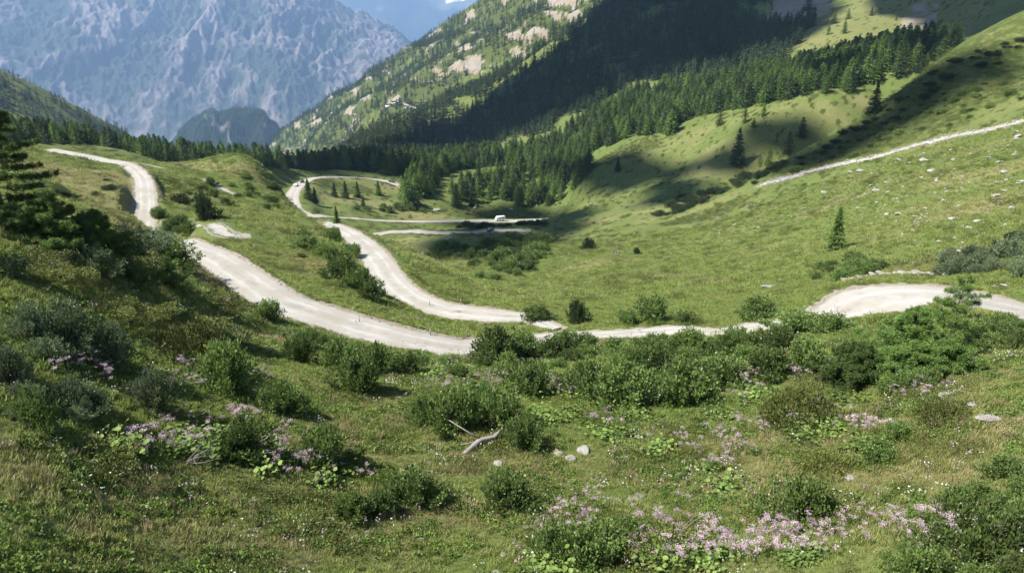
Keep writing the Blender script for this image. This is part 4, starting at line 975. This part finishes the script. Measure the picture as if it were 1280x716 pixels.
for u, v, w_, l in ((622, 581, 20, 'flat pale stone in the grass below the fallen log'), (450, 676, 10, 'white stone left of centre near the bottom of the meadow'), (430, 686, 10, 'white stone a little lower left of its neighbour near the bottom'), (526, 675, 12, 'pale stone right of the pair near the bottom'), (629, 694, 11, 'pale stone in the lower middle meadow'),
    (620, 716, 16, 'pale stone cut by the bottom edge'), (698, 566, 14, 'small grey stone left of the flat slabs'), (730, 564, 22, 'long grey slab half sunk in the meadow'), (712, 574, 20, 'lower grey slab half sunk in the meadow'), (780, 574, 18, 'flat brown-grey stone right of the slabs'), (812, 543, 14, 'upright pale rock above the slabs'),
    (1063, 598, 18, 'white rock beside the low heath mound'), (1164, 622, 8, 'small grey stone in the lower right meadow'), (1120, 640, 9, 'small pale stone under the lower right meadow'), (1194, 557, 8, 'tiny white stone on the right meadow'), (1238, 524, 34, 'bare pale boulder breaking the turf at the right'), (1216, 506, 20, 'grey rock beside the bare boulder at the right'), (1186, 496, 26, 'grey rock with roots below the sprawling larch'),
    (115, 580, 30, 'grey stony hump on the lower left slope'), (170, 545, 12, 'small rock in the shade on the left slope'), (236, 678, 10, 'small grey stone near the bottom left'), (408, 464, 12, 'pale stone in the hollow below the road'), (570, 278 + 115, 16, 'pale slab in the grass strip between the roads'), (442, 404, 16, 'pale slab at the upper edge of the main road'),
    (602, 393 + 12, 10, 'small pale stone on the grass strip'), (282, 376, 22, 'flat rock outcrop on the dry bank left of the road'), (652, 371, 8, 'pale stone low on the smooth green slope'), (561, 299, 12, 'pale boulder below the two valley roads'), (545, 263, 14, 'long pale boulder at the end of the shaded rise'), (955, 386, 10, 'pale stone on the tussocky slope'), (1256, 357, 12, 'reddish block on the bank above the right bend'), (1244, 358, 8, 'smaller reddish block beside the one above the right bend')):
    put_rock(u, v, w_ * .8, l, flat=.5)
put_rock(965, 359, 15, 'long white slab lying on the green slope left of the right bend', flat=.35, elong=2.1)
for i in range(15):
    t = i / 14; u = 1056 + 125 * t; v = 352 - 12 * math.sin(min(1, t * 1.6) * 1.57) + 4 * t
    put_rock(u, v, rng.uniform(7, 14), 'block of the low stone edging above the right road bend', 'stone edging above the right bend', flat=.6)
slope = [(960, 240), (1100, 200), (1270, 165), (1285, 165), (1285, 300), (1200, 320), (1100, 290), (1040, 260), (960, 300), (880, 310), (860, 270)]
cands = []
while len(cands) < 170:
    u, v = rng.uniform(860, 1285), rng.uniform(165, 320)
    if inpoly(np.array([u]), np.array([v]), slope)[0] and rng.random() < (.3 + .7 * (u > 1030)) and rng.random() < .45 + .9 * pn(np.array([u / 40]), np.array([v / 16]), 3)[0]: cands.append((u, v))
for u, v in cands: put_rock(u, v, 2.3 + 7.0 * rng.random() ** 3, 'pale boulder among the many strewn over the right-hand slope', 'boulders strewn over the right slope', flat=.7)
for i in range(30):
    u, v = rng.uniform(780, 1000), rng.uniform(150, 300); put_rock(u, v, rng.uniform(1.5, 3.5), 'small pale boulder scattered round the grassy hollow', 'boulders round the hollow')
pr = [bpy.data.objects.new('rubble_shape', m_) for m_ in RK]
rs = scatter(slope, 90, 320, .9, lambda x, y, z: (fbm(x / 14, y / 14, 3, 301) > .12) & (rng.random(len(x)) < .16), h=.2)
def along(Q, w, n_, lo=0., power=1):
    i = rng.integers(0, len(Q) - 1, n_); T = Q[i + 1] - Q[i]; T /= np.linalg.norm(T, axis=1, keepdims=True) + 1e-9; d = (lo + (w - lo) * rng.random(n_) ** power) * rng.choice([-1, 1], n_)
    x = Q[i, 0] + T[:, 1] * d + rng.normal(size=n_) * .3; y = Q[i, 1] - T[:, 0] * d + rng.normal(size=n_) * .3; return np.stack([x, y, gz(x, y)], 1)
sb = along(RT[9], 3.0, 1500); e1 = along(RT[0][:260], 3.0, 2600, 2.0, 1.5); e2 = along(RT[1], 3.0, 900, 2.0, 1.5)
instancer('rubble', np.concatenate([rs, sb, e1, e2]), pr, np.concatenate([rng.uniform(.08, .42, len(rs)), .12 + .5 * rng.random(len(sb)) ** 3, .03 + .13 * rng.random(len(e1)) ** 3, .03 + .13 * rng.random(len(e2)) ** 3]), tilt=.4)

# ------------------------------------------------------------------ grass, herbs, flowers, heath
tf = [tuft(i, 40, .22, .17, .020, 1.15).build('tuft_shape', M_grass, link=False) for i in range(4)]
def herb(n_, Rr, H, L, W, m_, nm):
    f = MB(); dome_leaves(f, n_, Rr, H, L, W, .6, .3); return f.build(nm, m_, link=False)
hb_ = [herb(60, .2, .16, .07, .045, M_herb, 'herb_shape') for _ in range(3)]
hth = [herb(170, .5, .26, .07, .03, M_heath, 'heath_shape') for _ in range(3)]
VIEW = [(-120, 60), (1400, 60), (1400, 800), (-120, 800)]
def okg(x, y, z): return gz(x, y, ROADDIST) > -.15 + .55 * pn(x * 1.2, y * 1.2, 9)
g1 = scatter(VIEW, 11, 42, .165, lambda x, y, z: okg(x, y, z) & (gz(x, y, M_roc) < .6), h=.4)
g2 = scatter(VIEW, 42, 95, .36, okg, h=.4); g3 = scatter(VIEW, 95, 240, .95, okg, h=.5)
print('grass', len(g1), len(g2), len(g3))
dn = lambda P: .75 + .5 * sstep(-.3, .5, fbm(P[:, 0] / 2.2, P[:, 1] / 2.2, 3, 401))
instancer('grass', np.concatenate([g1, g2, g3]), tf, np.concatenate([rng.uniform(.5, 1.05, len(g1)) * dn(g1) * np.interp(np.hypot(g1[:, 0], g1[:, 1]), [14, 26], [.72, 1]), rng.uniform(.9, 1.6, len(g2)) * dn(g2), rng.uniform(1.6, 2.9, len(g3)) * dn(g3)]), tilt=.18)
h1 = scatter(VIEW, 12, 60, .30, lambda x, y, z: okg(x, y, z) & (fbm(x / 3, y / 3, 3, 411) > .02), h=.4); instancer('herbs', h1, hb_, rng.uniform(.6, 1.6, len(h1)), tilt=.2)
hk = lambda x, y, z: okg(x, y, z) & (gz(x, y, M_hea) + .25 * fbm(x / 1.5, y / 1.5, 2, 5) > .5)
q1 = scatter(VIEW, 12, 90, .5, hk, h=.4); q2 = scatter(VIEW, 90, 640, 1.6, lambda x, y, z: hk(x, y, z) | (rng.random(len(x)) < .035), h=.5)
instancer('undergrowth', np.concatenate([q1, q2]), hth, np.concatenate([rng.uniform(.6, 1.3, len(q1)), rng.uniform(1.3, 3.2, len(q2))]), tilt=.15); print('heath', len(q1), len(q2))
# butterbur leaf rosettes and pink flower heads
def rosette(n_):
    f = MB()
    for i in range(n_):
        a = rng.random() * 6.28; r0 = .8 * rng.random(); c = np.array([math.cos(a) * r0, math.sin(a) * r0, rng.uniform(.15, .42)]); R0 = rng.uniform(.04, .10)
        nrm = np.array([rng.normal() * .3, rng.normal() * .3, 1]); nrm /= np.linalg.norm(nrm); X = np.cross(nrm, [1, .2, 0]); X /= np.linalg.norm(X); Y = np.cross(nrm, X)
        an = np.linspace(0, 2 * np.pi, 8)[:-1]; V = [c - nrm * .02] + [c + R0 * (math.cos(t) * X + math.sin(t) * Y) * (1 + .08 * math.sin(3 * t)) for t in an]
        f.add(V, t=[(0, k + 1, (k + 1) % 7 + 1) for k in range(7)], a=rng.random())
        f.tube([c - nrm * .02, (c[0] * .3, c[1] * .3, 0)], [.006, .008], 3, a=.2)
    return f.build('rosette_shape', M_dleaf, link=False)
def flower(n_):
    f = MB(); s = MB()
    for i in range(n_):
        x, y = rng.normal(size=2) * .22; h = rng.uniform(.5, .95); s.tube([(x * .5, y * .5, 0), (x, y, h)], [.007, .004], 3)
        m = 60; C = rng.normal(size=(m, 3)) * [.06, .06, .028] + [x, y, h]; f.leaves(C, rng.normal(size=(m, 3)), .03, .026)
    return joined('flower_shape', [f.build('fl', M_pink, link=False), s.build('st', M_herb, link=False)])
def small_fl(m_, n_=7):
    f = MB(); s = MB()
    for i in range(n_):
        x, y = rng.normal(size=2) * .15; h = rng.uniform(.2, .4); s.tube([(x, y, 0), (x, y, h)], [.004, .002], 3); f.leaves(rng.normal(size=(4, 3)) * .01 + [x, y, h], rng.normal(size=(4, 3)), .035, .03)
    return joined('blossom_shape', [f.build('fl', m_, link=False), s.build('st', M_herb, link=False)])
ros = [rosette(26) for _ in range(3)]; flo = [flower(4) for _ in range(4)]; sml = [small_fl(M_white), small_fl(M_pink), small_fl(M_white, 4)]
def pix_pts(lst, dens):
    o = []
    for u, v, ru, rv in lst:
        for _ in range(int(ru * rv * dens) + 2):
            a = rng.random() * 6.28; q = math.sqrt(rng.random()); o.append(ray(u + ru * q * math.cos(a), v + rv * q * math.sin(a)))
    return np.array(o)
LEAFY = [(690, 520, 34, 12), (765, 548, 26, 10), (815, 568, 16, 9), (905, 600, 26, 16), (1010, 540, 40, 18), (900, 520, 24, 8), (830, 560, 10, 5), (250, 560, 46, 20), (330, 580, 36, 14), (420, 602, 26, 9), (150, 555, 20, 12), (1075, 560, 22, 14), (690, 712, 20, 12), (850, 700, 60, 16), (770, 690, 20, 8), (300, 480, 26, 10), (950, 500, 24, 8), (700, 500, 24, 6), (990, 700, 30, 12), (560, 470, 40, 5), (870, 352 + 70, 50, 3), (1060, 500, 24, 6), (800, 520, 40, 6), (970, 396, 40, 8), (880, 380, 40, 6)]
PINK = [(745, 496, 40, 8), (700, 490, 22, 8), (800, 505, 24, 6), (925, 488, 20, 12), (960, 470, 26, 8), (1020, 470, 26, 10), (1010, 520, 24, 14), (1050, 530, 30, 12), (910, 575, 24, 16), (870, 560, 20, 10), (1090, 545, 20, 10), (270, 535, 40, 14), (330, 555, 30, 14), (210, 560, 34, 14), (400, 590, 50, 12), (510, 445, 50, 8), (600, 455, 40, 8), (480, 452, 24, 6), (670, 440, 30, 6), (700, 432, 30, 4), (880, 424, 90, 3), (960, 420, 30, 4), (860, 690, 60, 16), (950, 690, 70, 18), (1000, 680, 40, 12), (740, 650, 30, 16), (700, 680, 24, 18), (820, 650, 24, 14), (1120, 670, 60, 14), (1200, 690, 60, 14), (520, 405, 16, 3), (640, 480, 30, 10), (580, 500, 60, 14), (120, 470, 30, 12), (245, 300, 26, 3), (310, 470, 20, 10), (230, 480, 30, 10), (760, 530, 24, 6), (930, 540, 26, 10), (1150, 500, 30, 8), (1040, 390, 20, 3)]
lp = pix_pts(LEAFY, .030); fp = pix_pts([(a, b, c * 1.35, d * 1.35) for a, b, c, d in PINK], .013)
instancer('butterbur_leaves', lp, ros, rng.uniform(.6, 1.2, len(lp)), tilt=.15); instancer('wildflowers', fp, flo, rng.uniform(.6, 1.1, len(fp)), tilt=.2)
s1 = scatter(VIEW, 12, 60, .85, lambda x, y, z: okg(x, y, z) & (fbm(x / 4, y / 4, 3, 421) > .05), h=.4); instancer('wildflowers', s1, sml, rng.uniform(.7, 1.3, len(s1)), tilt=.2)
dr = [tuft(i, 24, .2, .5, .014, .35) for i in range(2)]; dr = [d_.build('drystem_shape', M_stem, link=False) for d_ in dr]
s2 = scatter(VIEW, 12, 110, .8, lambda x, y, z: okg(x, y, z) & (gz(x, y, M_dry) + .3 * fbm(x / 2, y / 2, 2, 431) > .55), h=.4); instancer('dry_grass', s2, dr, rng.uniform(.5, 1.1, len(s2)), tilt=.25)

# ------------------------------------------------------------------ vehicles
def paint(name, c, rough=.3, metal=0.):
    m, t, b, o = mat(name); b.inputs['Base Color'].default_value = (*c, 1); b.inputs['Roughness'].default_value = rough; b.inputs['Metallic'].default_value = metal; return m
P_white = paint('white paint', (.78, .78, .76)); P_blue = paint('dark blue paint', (.03, .06, .16)); P_glass = paint('dark glass', (.015, .018, .02), .1); P_tyre = paint('tyre rubber', (.02, .02, .02), .8); P_dk = paint('dark grey paint', (.05, .05, .055)); P_red = paint('red lamp glass', (.4, .02, .02)); P_bumper = paint('grey bumper', (.12, .12, .12), .6)
def prism(poly, w, name, m, parent, inset=0.):
    b = MB(); n_ = len(poly); P = np.array(poly, float); c = P.mean(0)
    V = [(x, -w / 2, z) for x, z in P] + [(x, w / 2, z) for x, z in P]
    q = [(i, (i + 1) % n_, n_ + (i + 1) % n_, n_ + i) for i in range(n_)]; b.add(V, q=q, t=[(0, i + 1, i) for i in range(1, n_ - 1)] + [(n_, n_ + i, n_ + i + 1) for i in range(1, n_ - 1)])
    o = b.build(name, m, parent); bv = o.modifiers.new('bevel', 'BEVEL'); bv.width = .05; bv.segments = 2; return o
def vehicle(name, p, rz, body, cabin, glass, w, col, label, cat, wb):
    r_ = empty(name, p.tolist(), rz); tag(r_, label, cat)
    prism(body, w, 'body', col, r_)
    if cabin: prism(cabin, w * .86, 'cabin', col, r_)
    for g in glass:
        prism(g, w * (.88 if cabin else 1.03), 'window', P_glass, r_)
    for x in wb:
        for sg in (-1, 1):
            b = MB(); b.tube([(x, sg * (w / 2 - .2), .33), (x, sg * (w / 2 + .01), .33)], [.33, .33], 14); wh = b.build('wheel', P_tyre, r_)
            b = MB(); b.tube([(x, sg * (w / 2 - .1), .33), (x, sg * (w / 2 + .02), .33)], [.18, .18], 10); b.build('rim', P_bumper, wh)
    x1 = max(a[0] for a in body); x0 = min(a[0] for a in body)
    for sg in (-1, 1):
        b = MB(); b.box(x1 - .06, x1 + .015, sg * w * .36 - .15, sg * w * .36 + .15, .6, .78); b.build('headlight', P_white if col is not P_white else P_bumper, r_)
        b = MB(); b.box(x0 - .015, x0 + .05, sg * w * .38 - .1, sg * w * .38 + .1, .7, .9); b.build('taillight', P_red, r_)
    return r_
def onroad(k, u, v, dz=.0):
    p = ray(u, v); Q = RT[k]; i = np.argmin(np.hypot(Q[:, 0] - p[0], Q[:, 1] - p[1])); q = Q[i].copy(); t = Q[min(i + 2, len(Q) - 1)] - Q[max(i - 2, 0)]
    q[2] += .33; return q, math.atan2(t[1], t[0])
q, a = onroad(2, 623, 277)
vehicle('camper_van', q, a, [(-2.9, .35), (2.6, .35), (2.95, .6), (2.9, 1.15), (2.3, 1.9), (2.2, 2.6), (1.8, 2.75), (-2.8, 2.75), (-2.95, 2.5)], None, [[(1.75, 1.35), (2.45, 1.35), (2.15, 1.85), (1.75, 1.85)], [(-1.9, 1.4), (-.9, 1.4), (-.9, 1.9), (-1.9, 1.9)], [(-.2, 1.4), (.9, 1.4), (.9, 1.9), (-.2, 1.9)]], 2.15, P_white, 'white camper van driving along the upper valley road', 'camper van', (-1.8, 1.9))
CB = [(-2.1, .3), (2.1, .3), (2.15, .75), (1.9, .95), (.95, 1.02), (-2.05, 1.05), (-2.15, .7)]; CC = [(-1.9, 1.0), (1.05, 1.0), (.35, 1.48), (-1.5, 1.5)]; CG = [[(-1.55, 1.07), (-.3, 1.07), (-.3, 1.42), (-1.35, 1.42)], [(-.2, 1.07), (.8, 1.07), (.3, 1.42), (-.2, 1.42)]]
q, a = onroad(3, 615, 290); vehicle('parked_car', q, a + .3, CB, CC, CG, 1.8, P_blue, 'dark blue car on the lower valley road among bushes', 'car', (-1.3, 1.35))
q, a = onroad(2, 365, 233); q[:2] -= 1.0; vehicle('parked_car', q, a, CB, CC, CG, 1.8, P_white, 'white car on the far road where it turns behind the knoll', 'car', (-1.3, 1.35))
q, a = onroad(2, 378, 229); vehicle('parked_car', q, a, CB, CC, CG, 1.8, P_dk, 'dark car on the far road ahead of the white one', 'car', (-1.3, 1.35))
q, a = onroad(2, 489, 229.5); vehicle('parked_car', q, a, CB, CC, CG, 1.8, P_dk, 'dark car at the forest end of the far road', 'car', (-1.3, 1.35))

# ------------------------------------------------------------------ cows and a walker
M_cw = plain('white cow hide', (.55, .52, .47), (.70, .66, .60), 4); M_cb = plain('black cow hide', (.02, .018, .016), (.035, .03, .028), 4); M_cr = plain('light brown cow hide', (.30, .19, .11), (.38, .25, .15), 4)
def skinned(name, joints, edges, mats, parent=None, patch=None):
    me = bpy.data.meshes.new(name); me.from_pydata([j[:3] for j in joints], edges, []); o = bpy.data.objects.new(name, me); COL.objects.link(o)
    md = o.modifiers.new('skin', 'SKIN'); sv = me.skin_vertices[0].data if me.skin_vertices else None
    if sv is None:
        bpy.context.view_layer.objects.active = o; bpy.ops.mesh.customdata_skin_add(); sv = me.skin_vertices[0].data
    for i, j in enumerate(joints): sv[i].radius = (j[3], j[4] if len(j) > 4 else j[3]); sv[i].use_root = (i == 0)
    o.modifiers.new('sub', 'SUBSURF').levels = 1; o.modifiers['sub'].render_levels = 2
    dg = bpy.context.evaluated_depsgraph_get(); m2 = bpy.data.meshes.new_from_object(o.evaluated_get(dg)); m2.materials.clear()
    for m_ in mats: m2.materials.append(m_)
    for pl in m2.polygons:
        pl.use_smooth = True
        if patch: pl.material_index = patch(pl.center)
    o.modifiers.clear(); o.data = m2; o.parent = parent; return o
def cow(p, rz, mats, label, graze=True):
    J = [(-.75, 0, 1.12, .30, .34), (-.2, 0, 1.05, .34, .38), (.4, 0, 1.08, .32, .38), (.75, 0, 1.15, .2, .3)]
    E = [(0, 1), (1, 2), (2, 3)]
    hd = [(1.05, 0, .85, .15, .17), (1.25, 0, .45, .13, .14), (1.42, 0, .18, .08, .09)] if graze else [(1.05, 0, 1.4, .15, .18), (1.3, 0, 1.45, .14, .15), (1.6, 0, 1.25, .08, .1)]
    b = len(J); J += hd; E += [(3, b), (b, b + 1), (b + 1, b + 2)]
    for sg in (-1, 1):
        b = len(J); J += [(.6, sg * .2, .75, .13), (.58, sg * .2, .42, .07), (.6, sg * .2, .04, .06)]; E += [(2, b), (b, b + 1), (b + 1, b + 2)]
        b = len(J); J += [(-.75, sg * .22, .8, .16), (-.66, sg * .22, .6, .1), (-.86, sg * .22, .4, .065), (-.8, sg * .22, .04, .06)]; E += [(0, b), (b, b + 1), (b + 1, b + 2), (b + 2, b + 3)]
        b = len(J); h = hd[1]; J += [(h[0] - .06, sg * .2, h[2] + .14, .04)]; E += [(5 - 0, b)] if False else [(len(J) and 5, b)]
    b = len(J); J += [(-1.08, 0, 1.2, .05), (-1.14, 0, .6, .035)]; E += [(0, b), (b, b + 1)]
    o = skinned('cow', J, E, mats, patch=lambda c: int(pn(np.array([c.x * 2.1 + rz * 5]), np.array([c.y * .9 + c.z * 1.5]), 3)[0] > 0) if len(mats) > 1 else 0)
    o.location = p; o.rotation_euler = (0, 0, rz); return tag(o, label, 'cow')
for u, v, rz, mt, l in ((594, 261, .3, [M_cw], 'white cow alone on the shaded rise above the valley road'), (639, 263, 2.9, [M_cw], 'white cow left of the black and white one above the camper'), (650, 262, .2, [M_cb, M_cw], 'black and white cow grazing above the end of the valley road'), (694, 257, .4, [M_cb, M_cw], 'black and white cow on the rise at the foot of the larch stand'), (700, 255.5, 3.0, [M_cb], 'dark cow right behind the black and white one by the larches'), (709, 257, .1, [M_cr, M_cw], 'light brown cow right of the dark pair by the larches'), (741, 257, 3.3, [M_cb, M_cw], 'black and white cow farthest right along the rise')):
    cow(ray(u, v), rz, mt, l)
p = ray(671, 259)
M_sk = paint('skin', (.45, .28, .2), .6); M_sh = paint('white shirt', (.75, .74, .7), .9); M_tr = paint('beige trousers', (.40, .36, .29), .9)
J = [(0, 0, 1.0, .15, .11), (0, 0, 1.25, .15, .1), (0, 0, 1.42, .17, .1), (0, 0, 1.53, .055), (0, 0, 1.66, .1, .11), (0, 0, 1.74, .08, .09)]; E = [(0, 1), (1, 2), (2, 3), (3, 4), (4, 5)]
for sg in (-1, 1):
    b = len(J); J += [(sg * .2, 0, 1.42, .06), (sg * .26, .02, 1.14, .045), (sg * .27, -.08, .88, .035)]; E += [(2, b), (b, b + 1), (b + 1, b + 2)]
    b = len(J); J += [(sg * .1, 0, .88, .095), (sg * .11, -.03 * sg, .5, .06), (sg * .12, .06 * sg, .07, .045), (sg * .12, .06 * sg - .14, .04, .035)]; E += [(0, b), (b, b + 1), (b + 1, b + 2), (b + 2, b + 3)]
o = skinned('person', J, E, [M_sk, M_sh, M_tr], patch=lambda c: 2 if c.z < .98 else (1 if c.z < 1.5 and abs(c.x) < .3 and c.z > 1.0 else 0)); o.location = p; tag(o, 'person in a white top standing on the rise left of the cows', 'person')

# ------------------------------------------------------------------ hamlet on the far slope
M_wall = plain('pale plaster', (.62, .60, .55), (.74, .72, .68), .6); M_roof = plain('stone slab roof', (.22, .21, .20), (.36, .34, .32), 1.2); M_win = paint('window glass', (.03, .035, .04), .2)
for u, v, L, Wd, H, rz, l in ((486, 134, 15, 8, 5, .3, 'long pale house at the left end of the far hamlet'), (493, 131, 12, 8, 6, .5, 'pale two-storey house in the middle of the far hamlet'), (498, 128, 9, 7, 4.5, .2, 'small pale house uppermost in the far hamlet'), (480, 136, 8, 6, 4, .1, 'small shed lowest in the far hamlet')):
    p = ray(u, v, rmin=1200); r_ = empty('house', (p + [0, 0, -.5]).tolist(), rz); tag(r_, l, 'house')
    b = MB(); b.box(-L / 2, L / 2, -Wd / 2, Wd / 2, -2, H); b.add([(-L / 2, -Wd / 2, H), (-L / 2, Wd / 2, H), (-L / 2, 0, H + Wd * .3), (L / 2, -Wd / 2, H), (L / 2, Wd / 2, H), (L / 2, 0, H + Wd * .3)], t=[(0, 1, 2), (3, 5, 4)]); b.build('wall', M_wall, r_)
    b = MB(); e = .6
    for sg in (-1, 1):
        b.add([(-L / 2 - e, sg * (Wd / 2 + e), H - .35), (L / 2 + e, sg * (Wd / 2 + e), H - .35), (L / 2 + e, 0, H + Wd * .3 + .05), (-L / 2 - e, 0, H + Wd * .3 + .05), (-L / 2 - e, sg * (Wd / 2 + e), H - .1), (L / 2 + e, sg * (Wd / 2 + e), H - .1), (L / 2 + e, 0, H + Wd * .3 + .3), (-L / 2 - e, 0, H + Wd * .3 + .3)], q=[(0, 1, 2, 3), (4, 5, 6, 7), (0, 1, 5, 4), (2, 3, 7, 6), (0, 3, 7, 4), (1, 2, 6, 5)])
    b.build('roof', M_roof, r_)
    for k in range(int(L / 3)):
        x = -L / 2 + 1.5 + k * 3; b = MB(); b.box(x - .45, x + .45, -Wd / 2 - .05, -Wd / 2 + .1, H * .45, H * .45 + 1.2); b.build('window', M_win, r_)

# ------------------------------------------------------------------ fence posts beside the second road
for u, v, h, l in ((537, 384, 9, 'grey wooden post where the second road bends'), (576, 381, 8, 'grey wooden post uphill of the second road end'), (538, 420, 11, 'wooden post at the upper edge of the main road'), (449, 405, 10, 'wooden post by the pale slab on the main road'), (650, 397, 8, 'short orange-tipped post by the end of the second road'), (583, 421, 9, 'wooden post where the grass strip ends')):
    p = ray(u, v); H = h * depth(p) / F; b = MB(); b.tube([(0, 0, -.2), (.01, 0, H * .5), (.02, .01, H)], [.05, .048, .045], 8); b.tube([(.02, .01, H), (.02, .01, H + .04)], [.045, .015], 8)
    o = b.build('fence_post', M_dead); o.location = p; tag(o, l, 'post')
